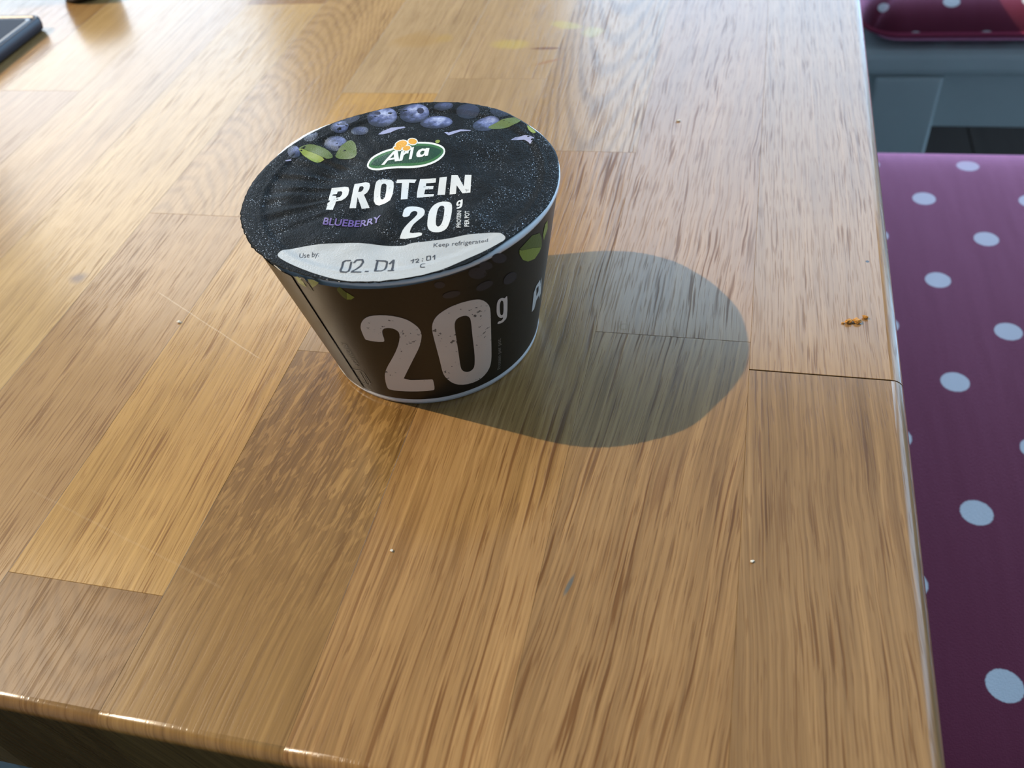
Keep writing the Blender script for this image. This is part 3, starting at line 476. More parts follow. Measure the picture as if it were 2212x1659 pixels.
WALL = {'two': [[(-93.62, 39.87), (-92.16, 42.37), (-89.95, 44.49), (-87.21, 45.78), (-82.74, 46.19), (-78.44, 45.39), (-74.99, 43.69), (-72.81, 41.46), (-71.26, 38.88), (-70.98, 36.1), (-71.79, 33.46), (-73.49, 30.08), (-76.27, 26.27), (-79.92, 21.39), (-83.29, 17.03), (-85.59, 14.02), (-72.38, 13.54), (-71.87, 12.81), (-72.37, 7.97), (-73.45, 7.33), (-83.95, 7.48), (-95.3, 7.33), (-96.13, 8.38), (-95.02, 12.83), (-93.34, 16.77), (-90.37, 20.72), (-86.22, 25.37), (-82.88, 29.64), (-80.64, 33.28), (-79.31, 36.41), (-79.18, 38.37), (-80.48, 39.82), (-82.52, 40.41), (-84.61, 39.93), (-85.75, 38.15), (-86.0, 34.35), (-87.04, 33.42), (-93.95, 33.77), (-94.28, 34.62), (-94.03, 37.85)]], 'zero': [[(-66.73, 37.88), (-65.69, 40.67), (-63.87, 42.79), (-61.14, 44.17), (-57.56, 45.12), (-53.4, 45.12), (-48.83, 44.22), (-46.47, 43.03), (-44.41, 40.89), (-43.0, 38.39), (-42.64, 34.91), (-42.7, 28.51), (-42.73, 20.59), (-42.86, 13.58), (-43.79, 10.17), (-46.06, 7.74), (-49.93, 6.13), (-54.93, 6.04), (-59.99, 7.15), (-63.41, 9.14), (-65.93, 12.68), (-66.82, 15.85), (-66.73, 21.54), (-66.81, 27.91), (-66.89, 34.01)], [(-58.14, 36.8), (-57.3, 38.77), (-55.71, 39.48), (-53.37, 39.26), (-51.79, 37.89), (-51.37, 35.64), (-51.4, 28.68), (-51.21, 20.45), (-51.57, 15.5), (-52.36, 13.22), (-54.15, 12.4), (-56.2, 12.79), (-58.03, 14.31), (-58.45, 16.88), (-58.27, 23.24), (-58.23, 32.17)]], 'g': [[(-39.79, 36.39), (-39.58, 38.08), (-38.85, 39.2), (-37.2, 39.14), (-35.7, 38.04), (-35.27, 38.27), (-34.32, 38.52), (-34.08, 29.98), (-34.86, 28.17), (-37.27, 27.97), (-39.59, 28.79), (-38.97, 29.64), (-37.37, 29.09), (-36.39, 29.57), (-36.49, 30.19), (-37.75, 30.42), (-39.27, 32.25), (-39.81, 33.83)], [(-38.3, 36.33), (-38.02, 37.62), (-37.32, 38.13), (-36.32, 36.88), (-36.21, 31.9), (-37.09, 31.27), (-38.11, 32.56)]], 'P': [[(-13.38, 30.18), (-9.26, 30.21), (-6.5, 25.86), (-7.22, 22.77), (-10.89, 22.47), (-12.36, 19.64), (-15.13, 19.92), (-15.33, 28.37)]], 'Ph': [[(-12.93, 28.68), (-10.34, 28.34), (-9.5, 25.55), (-11.67, 24.74)]], 'P2': [[(-7.3, 29.11), (-7.0, 29.96), (-4.4, 21.79), (-6.8, 20.55), (-7.36, 25.68)]], 'leaf': [[(-28.83, 53.83), (-26.4, 54.32), (-22.07, 54.91), (-16.47, 52.57), (-13.82, 48.86), (-12.76, 45.26), (-20.63, 49.59), (-27.61, 52.67)]], 'leafb': [[(-29.03, 53.63), (-27.6, 52.57), (-20.62, 49.48), (-13.17, 45.34), (-14.74, 44.37), (-18.35, 43.93), (-23.34, 45.89), (-26.71, 48.49), (-28.89, 51.98)]], 'leafc': [[(-12.92, 49.57), (-12.12, 53.06), (-9.78, 53.2), (-8.25, 49.29), (-10.73, 47.66), (-11.23, 46.72)]], 'lf1': [[(-111.56, 57.48), (-109.73, 58.1), (-108.65, 56.4), (-108.67, 54.21), (-109.93, 54.22), (-111.78, 54.94)]], 'lf2': [[(-105.67, 58.32), (-102.89, 58.84), (-101.05, 58.04), (-103.38, 56.25), (-105.54, 54.94), (-105.37, 56.76)]], 'lf3': [[(-94.99, 56.68), (-93.61, 57.69), (-92.11, 55.37), (-93.49, 52.46), (-94.57, 53.59), (-95.22, 55.81)]], 'lf4': [[(-91.97, 55.49), (-89.94, 53.67), (-91.49, 52.57), (-93.35, 52.37)]], 'stem': [[(-108.98, 58.55), (-106.91, 58.37), (-106.28, 54.63), (-106.24, 52.95), (-107.96, 53.07), (-108.22, 55.71)]], 'seamtop': [[(-118.08, 57.24), (-115.34, 58.13)]], 'seambot': [[(-130.41, 1.16), (-126.11, 2.5)]], 'sun': [[(-112.2, 57.26), (-115.31, 46.79), (-116.28, 35.29), (-115.86, 28.5)]], 'berries': [[(-30.01, 45.18), (-29.56, 44.11), (-29.85, 43.21), (-30.84, 42.67), (-32.3, 42.57), (-33.88, 42.89), (-35.28, 43.58), (-36.23, 44.52), (-36.58, 45.53), (-36.28, 46.44), (-35.4, 47.05), (-34.08, 47.24), (-32.56, 46.94), (-31.1, 46.2)], [(-41.32, 47.79), (-41.4, 47.07), (-42.18, 46.54), (-43.49, 46.29), (-45.06, 46.34), (-46.56, 46.68), (-47.69, 47.25), (-48.25, 47.96), (-48.15, 48.68), (-47.41, 49.26), (-46.17, 49.59), (-44.66, 49.56), (-43.16, 49.19), (-41.96, 48.55)], [(-54.18, 49.26), (-54.46, 48.7), (-55.35, 48.35), (-56.65, 48.26), (-58.09, 48.43), (-59.4, 48.83), (-60.3, 49.39), (-60.62, 50.01), (-60.32, 50.59), (-59.46, 50.99), (-58.2, 51.13), (-56.79, 50.97), (-55.48, 50.53), (-54.55, 49.92)], [(-59.02, 54.22), (-59.28, 53.72), (-59.85, 53.44), (-60.61, 53.43), (-61.4, 53.68), (-62.07, 54.15), (-62.48, 54.75), (-62.55, 55.37), (-62.29, 55.87), (-61.73, 56.16), (-60.99, 56.19), (-60.21, 55.93), (-59.54, 55.45), (-59.11, 54.84)], [(-43.81, 52.48), (-44.22, 51.67), (-45.26, 51.37), (-46.72, 51.6), (-48.26, 52.31), (-49.59, 53.36), (-50.45, 54.54), (-50.68, 55.64), (-50.28, 56.46), (-49.32, 56.83), (-47.96, 56.66), (-46.46, 55.97), (-45.09, 54.89), (-44.14, 53.64)], [(-35.18, 53.86), (-35.5, 53.21), (-36.45, 53.04), (-37.8, 53.39), (-39.26, 54.15), (-40.52, 55.17), (-41.37, 56.26), (-41.65, 57.23), (-41.33, 57.89), (-40.49, 58.12), (-39.25, 57.85), (-37.83, 57.12), (-36.51, 56.06), (-35.55, 54.89)], [(-41.37, 54.21), (-41.65, 53.65), (-42.42, 53.47), (-43.51, 53.68), (-44.67, 54.25), (-45.69, 55.05), (-46.35, 55.92), (-46.56, 56.72), (-46.28, 57.29), (-45.56, 57.51), (-44.54, 57.33), (-43.4, 56.78), (-42.36, 55.96), (-41.62, 55.03)]], 'ico': [[(-120.0, 14.55), (-113.9, 13.43), (-106.77, 15.02), (-105.82, 13.87), (-105.61, 8.6), (-107.04, 7.05), (-109.41, 6.71), (-116.85, 6.08), (-120.76, 6.76), (-121.31, 9.92), (-120.0, 14.55)], [(-108.41, 13.69), (-108.99, 7.14)], [(-113.47, 9.04), (-111.85, 9.68), (-112.92, 8.66)], [(-106.84, 11.93), (-106.8, 10.09)]], 'sideletter': [[(-115.68, 30.81), (-114.03, 30.67), (-113.45, 27.63), (-113.28, 22.66), (-113.51, 18.03), (-115.85, 16.84), (-116.51, 21.32), (-116.57, 26.34)]], 'PORTIONS': [(-105.9, 17.45), (-106.24, 28.96)], 'pp': [(-37.49, 6.25), (-37.51, 21.08)]}

PX, PY = -.0959539, .2071390
HP = .0593625
RB, RT = .0351904, .0470
pot = empty('yogurt_pot', (PX, PY, ZT))
tag(pot, 'black printed yogurt pot with foil lid and big numeral twenty, standing on oak table', 'yogurt pot')
def rw(z): return RB + (RT - RB) * z / HP         # sleeve radius at height z
WHITE = plain('white_plastic', (.80, .80, .79), .32, .5, .02, 40)
# cup: white plastic bucket, only its rim and foot show
prof = [(0, .0012), (.030, .0010), (RB - .0014, .0004), (RB - .0004, .0), (RB + .0002, .0004), (RB + .0006, .0018), (rw(.0028) - .0004, .0030),
        (rw(.050) - .0005, .050), (rw(.0565) - .0005, .0565), (.0450, .0566), (.0454, .0571), (.0459, .0574), (.0460, .0580), (.0459, .0586), (.0454, .0590), (.0446, .0591),
        (.0440, .0588), (rw(.05) - .0012, .050), (RB - .0006, .004), (.020, .0024), (0, .0024)]
cb = lathe_bm(prof, 128)
for v in cb.verts:                       # the rim sits slightly off the foil's centre
    t = min(1, max(0, (v.co.z - .0568) / .0006)); v.co.x += .0011 * t
from_bm('cup', cb, WHITE, pot, True)
# printed card sleeve with an overlapped seam
def black_card():
    g = G('black_card')
    o = g.obj(); nz = g.noise(o, 900, 2)
    c = g.mix(nz, rgb(.006, .0058, .0056), rgb(.011, .0105, .0098))
    g.set(Base_Color=c, Roughness=.38)
    g.p.inputs['Specular IOR Level'].default_value = .5
    g.bump(nz, .05, .0003)
    return g.m
BLACK = black_card()
def sleeve():
    bm = bmesh.new(); n = 180; zs = [.0027 + (.0572 - .0027) * i / 10 for i in range(11)]
    seam = math.radians(-116.5)
    rows = []
    for z in zs:
        r = []
        for i in range(n + 1):
            a = seam + math.radians(-3.0 + 366.0 * i / n)
            off = .00035 if i > n - 8 else .00005
            q = rw(z) + off
            r.append(bm.verts.new((q * math.cos(a), q * math.sin(a), z)))
        rows.append(r)
    for j in range(len(zs) - 1):
        for i in range(n):
            bm.faces.new((rows[j][i], rows[j][i + 1], rows[j + 1][i + 1], rows[j + 1][i]))
    o = from_bm('card_sleeve', bm, BLACK, pot, True)
    return o
slv = sleeve()
# foil lid: outline trimmed by a die and crimped, gently dented surface
def foil_h(x, y):
    """height of the foil in mm over the rim at (x, y) in mm"""
    r = math.hypot(x, y); th = math.atan2(y, x)
    s = min(1.0, max(0.0, (43.2 - r) / 3.0)); s = s * s * (3 - 2 * s)
    z = -.55 * s
    for cx, cy, sx, sy, am in ((-24, 6, 7, 10, -.75), (14, -6, 9, 9, -.7), (2, -14, 5, 10, .5), (-6, -16, 4, 9, -.45), (22, 12, 9, 7, -.45), (0, 22, 18, 8, .3), (-32, -8, 5, 9, .4),
                               (26, -18, 7, 6, .35), (-12, -28, 9, 4, .3), (6, -30, 5, 5, -.35), (-2, 4, 10, 5, -.35)):
        z += 1.7 * am * s * math.exp(-((x - cx) / sx) ** 2 - ((y - cy) / sy) ** 2)
    # radial wrinkles on the side towards the window
    wl = math.exp(-((abs(th) - math.pi) / .75) ** 2) * min(1, max(0, (r - 16) / 10)) * s
    z += .24 * wl * math.sin(th * 34 + .12 * r) + .12 * wl * math.sin(th * 57 + 2)
    z += .08 * s * math.sin(x * .55 + 1.3 * math.sin(y * .31)) * math.sin(y * .47 + .8)
    # crimp ring
    z += -.08 * math.exp(-((r - 43.6) / .7) ** 2)
    # overhanging lip turns down a little where it sticks out past the rim
    if r > 47.2: z -= (r - 47.2) * .35
    return z + .12
FO = [Vector(p) for p in LID['foil']]
FA = sorted((math.atan2(p.y, p.x), p.length) for p in FO)
def foil_r(a):
    a = (a + math.pi) % (2 * math.pi) - math.pi
    for (a0, r0), (a1, r1) in zip(FA, FA[1:]):
        if a0 <= a <= a1: return r0 + (r1 - r0) * (a - a0) / (a1 - a0)
    a0, r0 = FA[-1]; a1, r1 = FA[0][0] + 2 * math.pi, FA[0][1]
    if a < 0: a += 2 * math.pi
    return r0 + (r1 - r0) * (a - a0) / (a1 - a0)
def edge_r(a):
    r = foil_r(a)
    # where the white rim peeks out the foil stops short of it
    d = math.degrees(a)
    for lo, hi in ((-48, 66), (140, 163)):
        t = min(1, max(0, min(d - lo, hi - d) / 10))
        r -= .75 * t
    return r + (.10 * math.sin(a * 130) + .10 * math.sin(a * 77 + 1)) * (1 if not -48 < d < 66 else .2)
def black_foil():
    g = G('black_printed_foil')
    o = g.obj()
    fine = g.noise(o, 2600, 2); mid = g.noise(o, 700, 2); big = g.noise(o, 90, 2)
    c = g.mix(mid, rgb(.0055, .006, .006), rgb(.012, .0125, .012))
    fleck = g.mul(g.step(.675, .71, g.noise(o, 2900, 1)), g.step(.40, .62, big))     # bare foil flecks, their pale colour standing in for the lid's sparkle
    c = g.mix(fleck, c, rgb(.55, .58, .62))
    g.set(Base_Color=c, Metallic=fleck, Roughness=.34, Specular_IOR_Level=.05)
    g.bump(g.add(fine, g.mul(mid, .8)), .55, .00035)
    return g.m
FOILM = black_foil()
def make_lid():
    bm = bmesh.new(); n = 240
    fr = [0] + [.02 * i for i in range(1, 40)] + [.79 + .008 * i for i in range(26)] + [1.0]
    rings = []
    for f in fr:
        if f == 0:
            rings.append([bm.verts.new((0, 0, foil_h(0, 0) / 1000))]); continue
        r = []
        for i in range(n):
            a = -math.pi + 2 * math.pi * i / n; q = edge_r(a) * f
            x, y = q * math.cos(a), q * math.sin(a)
            r.append(bm.verts.new((x / 1000, y / 1000, foil_h(x, y) / 1000)))
        rings.append(r)
    for a, b in zip(rings, rings[1:]):
        for i in range(n):
            j = (i + 1) % n
            if len(a) == 1: bm.faces.new((a[0], b[i], b[j]))
            else: bm.faces.new((a[i], b[i], b[j], a[j]))
    # thin underside so that the lip has an edge
    last = rings[-1]
    low = [bm.verts.new((v.co.x * .9985, v.co.y * .9985, v.co.z - .00012)) for v in last]
    inn = [bm.verts.new((v.co.x * .97, v.co.y * .97, v.co.z - .00012)) for v in last]
    for i in range(n):
        j = (i + 1) % n
        bm.faces.new((last[j], last[i], low[i], low[j])); bm.faces.new((low[j], low[i], inn[i], inn[j]))
    o = from_bm('foil_lid', bm, FOILM, pot, True, (0, 0, HP))
    return o
lid = make_lid()
def white_edge():
    # pale underside of the foil where its edge curls up on the far left
    bm = bmesh.new(); prev = None
    for i in range(40):
        d = 138 + 27 * i / 39; a = math.radians(d); t = min(1, max(0, min(d - 138, 165 - d) / 8))
        q0, q1 = edge_r(a) - .5, edge_r(a) + .85 * t + .02
        cur = [bm.verts.new((q * math.cos(a) / 1000, q * math.sin(a) / 1000, (foil_h(q0 * math.cos(a), q0 * math.sin(a)) - dz) / 1000)) for q, dz in ((q0, .10), (q1, .14), (q1, .26), (q0, .22))]
        if prev:
            for k_ in range(4): bm.faces.new((prev[k_], cur[k_], cur[(k_ + 1) % 4], prev[(k_ + 1) % 4]))
        prev = cur
    bmesh.ops.recalc_face_normals(bm, faces=bm.faces[:])
    from_bm('foil_underside', bm, WHITE, lid)['label'] = 'white edge of the foil'
white_edge()
lid['label'] = 'dented black foil lid with printed lettering'

def grid_cut(bm, step, ax0, ax1, ay0, ay1):
    x = math.floor(ax0 / step) * step + step
    while x < ax1:
        bmesh.ops.bisect_plane(bm, geom=bm.verts[:] + bm.edges[:] + bm.faces[:], plane_co=(x, 0, 0), plane_no=(1, 0, 0)); x += step
    y = math.floor(ay0 / step) * step + step
    while y < ay1:
        bmesh.ops.bisect_plane(bm, geom=bm.verts[:] + bm.edges[:] + bm.faces[:], plane_co=(0, y, 0), plane_no=(0, 1, 0)); y += step
def flat_bm(loops_list):
    bm = bmesh.new()
    for loops in loops_list:
        loops = [[Vector((p[0], p[1], 0)) for p in l] for l in loops]
        flat = [v for l in loops for v in l]
        vs = [bm.verts.new(v) for v in flat]
        for t in tessellate_polygon(loops):
            try: bm.faces.new([vs[i] for i in t])
            except ValueError: pass
    return bm
def smooth_loop(l, it=1):
    for _ in range(it):
        o = []
        for i in range(len(l)):
            a, b = l[i], l[(i + 1) % len(l)]
            o.append((a[0] * .75 + b[0] * .25, a[1] * .75 + b[1] * .25)); o.append((a[0] * .25 + b[0] * .75, a[1] * .25 + b[1] * .75))
        l = o
    return l
def on_lid(name, loops_list, mat, lift, step=2.0, uvc=None):
    bm = flat_bm(loops_list)
    co = [v.co for v in bm.verts]
    grid_cut(bm, step, min(c.x for c in co), max(c.x for c in co), min(c.y for c in co), max(c.y for c in co))
    if uvc:
        uvl = bm.loops.layers.uv.new('UVMap'); cx, cy, hx, hy = uvc
        for f in bm.faces:
            for l in f.loops: l[uvl].uv = ((l.vert.co.x - cx) / hx, (l.vert.co.y - cy) / hy)
    for v in bm.verts:
        x, y = v.co.x, v.co.y
        v.co = Vector((x / 1000, y / 1000, (foil_h(x, y) + lift) / 1000))
    bmesh.ops.recalc_face_normals(bm, faces=bm.faces[:])
    if bm.faces and sum(f.normal.z for f in bm.faces) < 0: bmesh.ops.reverse_faces(bm, faces=bm.faces[:])
    return from_bm(name, bm, mat, lid, True)
def on_wall(name, loops_list, mat, lift, step=3.0):
    bm = flat_bm(loops_list)
    co = [v.co for v in bm.verts]
    grid_cut(bm, step, min(c.x for c in co), max(c.x for c in co), min(c.y for c in co), max(c.y for c in co))
    for v in bm.verts:
        a = math.radians(v.co.x); z = v.co.y / 1000; q = rw(z) + lift / 1000 + .00005
        v.co = Vector((q * math.cos(a), q * math.sin(a), z))
    bm.normal_update()
    s = sum(f.normal.x * f.calc_center_median().x + f.normal.y * f.calc_center_median().y for f in bm.faces)
    if s < 0: bmesh.ops.reverse_faces(bm, faces=bm.faces[:])
    return from_bm(name, bm, mat, slv, True)
def ink(name, col, worn=0.0, rough=.35, wscale=900, bump=.25, dark=(.02, .018, .016)):
    g = G(name); o = g.obj()
    nz = g.noise(o, wscale, 3, .6); big = g.noise(o, wscale * .16, 2)
    c = g.mix(g.mul(g.sub(big, .35), .5), rgb(*col), rgb(*[q * .8 for q in col]))
    if worn:
        mk = g.mul(g.step(.66, .70, g.add(g.mul(nz, .75), g.mul(big, .33))), worn)
        c = g.mix(mk, c, rgb(*dark))
    g.set(Base_Color=c, Roughness=rough)
    if bump: g.bump(g.noise(o, 2300, 2), bump, .0003)
    return g.m
LETTER = ink('silver_white_ink', (.66, .66, .63), .55, .28)
SIDEINK = ink('beige_ink', (.80, .72, .64), .85, .5, 700, .05)
CREAM = ink('pale_label_ink', (.44, .445, .43), 0, .27, 500, .35)
PURPLE = ink('purple_ink', (.12, .065, .24), 0, .3)
BLKINK = ink('black_dot_ink', (.02, .02, .025), 0, .5)
LOGOW = ink('logo_white', (.78, .80, .74), 0, .3)
LOGOG = ink('logo_green', (.035, .14, .035), 0, .3)
LOGOD = ink('logo_dark_green', (.008, .05, .018), 0, .3)
ORANGE = ink('logo_orange', (.75, .36, .03), 0, .3)
LEAFL = ink('leaf_light_ink', (.25, .31, .045), .5, .35, 300, .25, (.10, .14, .03))
LEAFD = ink('leaf_dark_ink', (.105, .145, .026), .6, .35, 300, .25, (.05, .08, .02))
GREY = ink('grey_ink', (.30, .28, .24), 0, .5)
def berry_ink(br):
    g = G('blueberry_ink'); uvv = g.sep(g.uv()); o = g.obj()
    x, y = uvv[0], uvv[1]
    nz = g.noise(o, 420, 4, .65)
    lit = g.add(g.mul(y, .55), g.mul(x, .22))
    d = g.math('SQRT', g.add(g.mul(x, x), g.mul(y, y)))
    t = g.add(g.add(g.mul(lit, .75), .54), g.mul(g.sub(nz, .5), 1.3))
    t = g.mul(t, g.sub(1.15, g.mul(g.math('POWER', d, 3.0), .75)))
    t = g.math('MULTIPLY', t, br, clamp=True)
    r = g.n('ShaderNodeValToRGB'); g.put(r.inputs[0], t)
    e = r.color_ramp.elements
    e[0].position = 0; e[0].color = (.008, .009, .014, 1)
    e[1].position = 1; e[1].color = (.48, .53, .72, 1)
    for p, c_ in ((.3, (.030, .036, .075, 1)), (.62, (.135, .165, .33, 1))):
        q = e.new(p); q.color = c_
    g.set(Base_Color=r.outputs[0], Roughness=.3)
    g.bump(g.noise(o, 2300, 2), .25, .0003)
    return g.m
for nm in ('P', 'R', 'O', 'T', 'E', 'I', 'N'):
    on_lid('printed_letter', [LID[nm]], LETTER, .06)
for nm in ('two', 'zero'):
    on_lid('printed_numeral', [[smooth_loop(l) for l in LID[nm]]], LETTER, .06)
on_lid('printed_letter', [[smooth_loop(l) for l in LID['g']]], LETTER, .06)
def clip_r(l, R):
    o = []
    for x, y in l:
        a = math.atan2(y, x); r = math.hypot(x, y); m = edge_r(a) - R
        if r > m: x, y = x * m / r, y * m / r
        o.append((x, y))
    return o
flat_label = [p for seg in LID['label'][:1] for p in seg] if isinstance(LID['label'][0][0], (list, tuple)) and not isinstance(LID['label'][0][0][0], float) else LID['label'][0]
on_lid('printed_label_panel', [[clip_r(smooth_loop(flat_label), .5)]], CREAM, .08, .8)
for l, br in LID['berries']:
    l = clip_r(l, .25)
    xs = [p[0] for p in l]; ys = [p[1] for p in l]
    cx, cy = (min(xs) + max(xs)) / 2, (min(ys) + max(ys)) / 2
    on_lid('printed_blueberry', [[l]], berry_ink(br), .04 + .002 * random.random(), 2.0, (cx, cy, (max(xs) - min(xs)) / 2, (max(ys) - min(ys)) / 2))
SLIV = ink('blueberry_highlight_ink', (.33, .34, .50), .4, .3, 400, .2, (.05, .05, .1))
for l in LID['slivers']: on_lid('printed_highlight', [[l]], SLIV, .05)
CROWN = ink('berry_crown_ink', (.03, .03, .06), .4, .3, 500, .2, (.4, .42, .55))
for l in LID['crowns']: on_lid('printed_berry_crown', [[l]], CROWN, .06)
for nm, mt in (('leaf0', LEAFD), ('leaf1', LEAFL), ('leaf2', LEAFD), ('leaf3', LEAFD), ('leaf4', LEAFL)):
    on_lid('printed_leaf', [[clip_r(smooth_loop(LID[nm][0]), .3)]], mt, .07)
on_lid('logo_border', [[smooth_loop(LID['oval'][0])]], LOGOW, .05)
on_lid('logo_oval', [[smooth_loop(LID['oval_in'][0])]], LOGOG, .075)
on_lid('logo_core', [[smooth_loop(LID['oval_core'][0])]], LOGOD, .10)
for i in range(4):
    on_lid('logo_petal_border', [[LID['pet%d' % i][0]]], LOGOW, .12 + .012 * (i % 2))
    on_lid('logo_petal', [[LID['petin%d' % i][0]]], ORANGE, .15 + .006 * i)
for nm in ('arlaA', 'arlar', 'arlal', 'arlaa'):
    on_lid('logo_letter', [LID[nm]], LOGOW, .19)
on_lid('logo_mark', [LID['reg']], LEAFL, .08)
def ribbon(pts, w):
    """outline of a stroke of width w along pts"""
    P = [Vector((p[0], p[1])) for p in pts]; L, R = [], []
    for i, p in enumerate(P):
        t = (P[min(i + 1, len(P) - 1)] - P[max(i - 1, 0)]).normalized()
        nrm = Vector((-t.y, t.x)) * w / 2
        q = p - t * w * .3 if i == 0 else p + t * w * .3 if i == len(P) - 1 else p
        L.append(tuple(q + nrm)); R.append(tuple(q - nrm))
    return L + R[::-1]
def dotted(pts, w, gap=.12):
    """a stroke broken into the little bars of a dot printer"""
    out = []; P = [Vector((p[0], p[1])) for p in pts]
    for a, b in zip(P, P[1:]):
        n = max(1, round((b - a).length / (w * 1.5)))
        for i in range(n):
            out.append([ribbon([a.lerp(b, (i + .04) / n), a.lerp(b, (i + 1 - gap) / n)], w * random.uniform(.85, 1.1))])
    return out
for nm, ss in LID['strokes'].items():
    w = .60 if nm[0] in 'de' else .30
    loops = []
    for s in ss: loops += dotted(s, w)
    on_lid('printed_date_digit', loops, BLKINK, .13, 3.0)
def text_loops(body, bold=0.0):
    """triangles of a line of text set in Blender's own font, scaled to a unit box"""
    cu = bpy.data.curves.new('t', 'FONT'); cu.body = body; cu.offset = bold; cu.resolution_u = 3
    o = bpy.data.objects.new('t', cu); COL.objects.link(o)
    dg = bpy.context.evaluated_depsgraph_get(); ev = o.evaluated_get(dg)
    me = bpy.data.meshes.new_from_object(ev)
    vs = [v.co.copy() for v in me.vertices]; fs = [list(p.vertices) for p in me.polygons]
    bpy.data.objects.remove(o); bpy.data.curves.remove(cu); bpy.data.meshes.remove(me)
    x0 = min(v.x for v in vs); x1 = max(v.x for v in vs)
    return [((v.x - x0) / (x1 - x0), v.y / .73) for v in vs], fs
def text_on(name, body, org, end, up, mat, target, lift, bold=.02, sag=0.0):
    vs, fs = text_loops(body, bold)
    dx, dy = end[0] - org[0], end[1] - org[1]; ux, uy = up[0] - org[0], up[1] - org[1]
    bm = bmesh.new(); bv = []
    for a, b in vs:
        b2 = b + sag * 4 * a * (1 - a)
        x = org[0] + dx * a + ux * b2; y = org[1] + dy * a + uy * b2
        if target is lid: bv.append(bm.verts.new((x / 1000, y / 1000, (foil_h(x, y) + lift) / 1000)))
        else:
            q = rw(y / 1000) + lift / 1000 + .00005; an = math.radians(x)
            bv.append(bm.verts.new((q * math.cos(an), q * math.sin(an), y / 1000)))
    for f in fs:
        try: bm.faces.new([bv[i] for i in f])
        except ValueError: pass
    bm.normal_update()
    if target is lid: s = sum(f.normal.z for f in bm.faces)
    else: s = sum(f.normal.x * f.calc_center_median().x + f.normal.y * f.calc_center_median().y for f in bm.faces)
    if s < 0: bmesh.ops.reverse_faces(bm, faces=bm.faces[:])
    return from_bm(name, bm, mat, target)
for body, mt, bold, sag in (('BLUEBERRY', PURPLE, .02, -.30), ('Use by:', BLKINK, .0, 0), ('Keep refrigerated', BLKINK, .0, 0), ('PROTEIN/', LETTER, .012, 0), ('PER POT', LETTER, .012, 0)):
    a, b = LID['txt'][body]
    text_on('printed_words', body, a, b, LID['txtup'][body], mt, lid, .13, bold, sag)
# ---- print on the sleeve
for nm in ('two', 'zero'):
    on_wall('printed_numeral', [[smooth_loop(l) for l in WALL[nm]]], SIDEINK, .10)
on_wall('printed_letter', [[smooth_loop(l) for l in WALL['g']]], SIDEINK, .10)
# the word on the side panel: only its first letters come round the edge
on_wall('printed_letter', [[WALL['P'][0], WALL['Ph'][0]]], LETTER, .10)
on_wall('printed_letter', [[WALL['P2'][0]]], LETTER, .10)
for nm, mt in (('leaf', LEAFD), ('leafb', LEAFL), ('leafc', LEAFL), ('lf1', LEAFL), ('lf2', LEAFL), ('lf3', LEAFD), ('lf4', LEAFL)):
    on_wall('printed_leaf', [[WALL[nm][0]]], mt, .11)
on_wall('printed_stem', [[WALL['stem'][0]]], ink('stem_ink', (.03, .035, .02), 0, .4), .12)
FAINT = ink('faint_blueberry_ink', (.036, .034, .042), .8, .45, 260, .05, (.013, .012, .014))
for l in WALL['berries']: on_wall('printed_blueberry', [[l]], FAINT, .10)
ic = WALL['ico']
def wall_ribbon(pts, w):
    q = [(p[0] * .62, p[1]) for p in pts]; return [(p[0] / .62, p[1]) for p in ribbon(q, w)]
on_wall('printed_icon', [[wall_ribbon(l, .38)] for l in ic], GREY, .11)
on_wall('printed_letter', [[WALL['sideletter'][0]]], GREY, .10)
a, b = WALL['PORTIONS']
text_on('printed_words', 'PORTIONS', (a[0], a[1]), (b[0] + .3, b[1]), (a[0] - 3.2, a[1]), GREY, slv, .11, .01)
a, b = WALL['pp']
text_on('printed_words', 'Protein per pot', (a[0], a[1]), (b[0], b[1]), (a[0] - 2.2, a[1]), GREY, slv, .11, 0)

# ------------------------------------------------------------------ chairs and cushions
def fabric():
    g = G('dotted_cotton')
    uvv = g.sep(g.uv())
    CXL, CYL, RD = .0661, .0881, .0074
    def cell(ox, oy):
        a = g.mul(g.sub(g.math('FRACT', g.add(g.mul(g.sub(uvv[0], ox), 1 / CXL), .5)), .5), CXL)
        b = g.mul(g.sub(g.math('FRACT', g.add(g.mul(g.sub(uvv[1], oy), 1 / CYL), .5)), .5), CYL)
        return g.math('SQRT', g.add(g.mul(a, a), g.mul(b, b)))
    d = g.math('MINIMUM', cell(0, 0), cell(CXL / 2, CYL / 2))
    d = g.add(d, g.mul(g.sub(g.noise(g.uv(), 900, 2), .5), .0009))
    mk = g.sub(1.0, g.step(RD - .0004, RD + .0004, d))
    weave = g.noise(g.xyz(g.mul(uvv[0], 2200), g.mul(uvv[1], 700), 0.0), 1, 2)
    weave2 = g.noise(g.xyz(g.mul(uvv[0], 700), g.mul(uvv[1], 2200), 3.0), 1, 2)
    wv = g.add(weave, weave2)
    red = g.mix(g.mul(wv, .5), rgb(.095, .0075, .021), rgb(.145, .012, .031))
    c = g.mix(mk, red, rgb(.58, .60, .60))
    g.set(Base_Color=c, Roughness=.85)
    g.p.inputs['Specular IOR Level'].default_value = .25
    g.p.inputs['Sheen Weight'].default_value = 1.0
    g.p.inputs['Sheen Tint'].default_value = (2.4, .95, 1.5, 1)
    g.p.inputs['Sheen Roughness'].default_value = .42
    fold = g.noise(g.xyz(g.mul(uvv[0], 45), g.mul(uvv[1], 7), 1.0), 1, 2)
    g.bump(g.add(g.mul(wv, .10), g.mul(fold, 1.2)), .35, .004)
    return g.m
FAB = fabric()
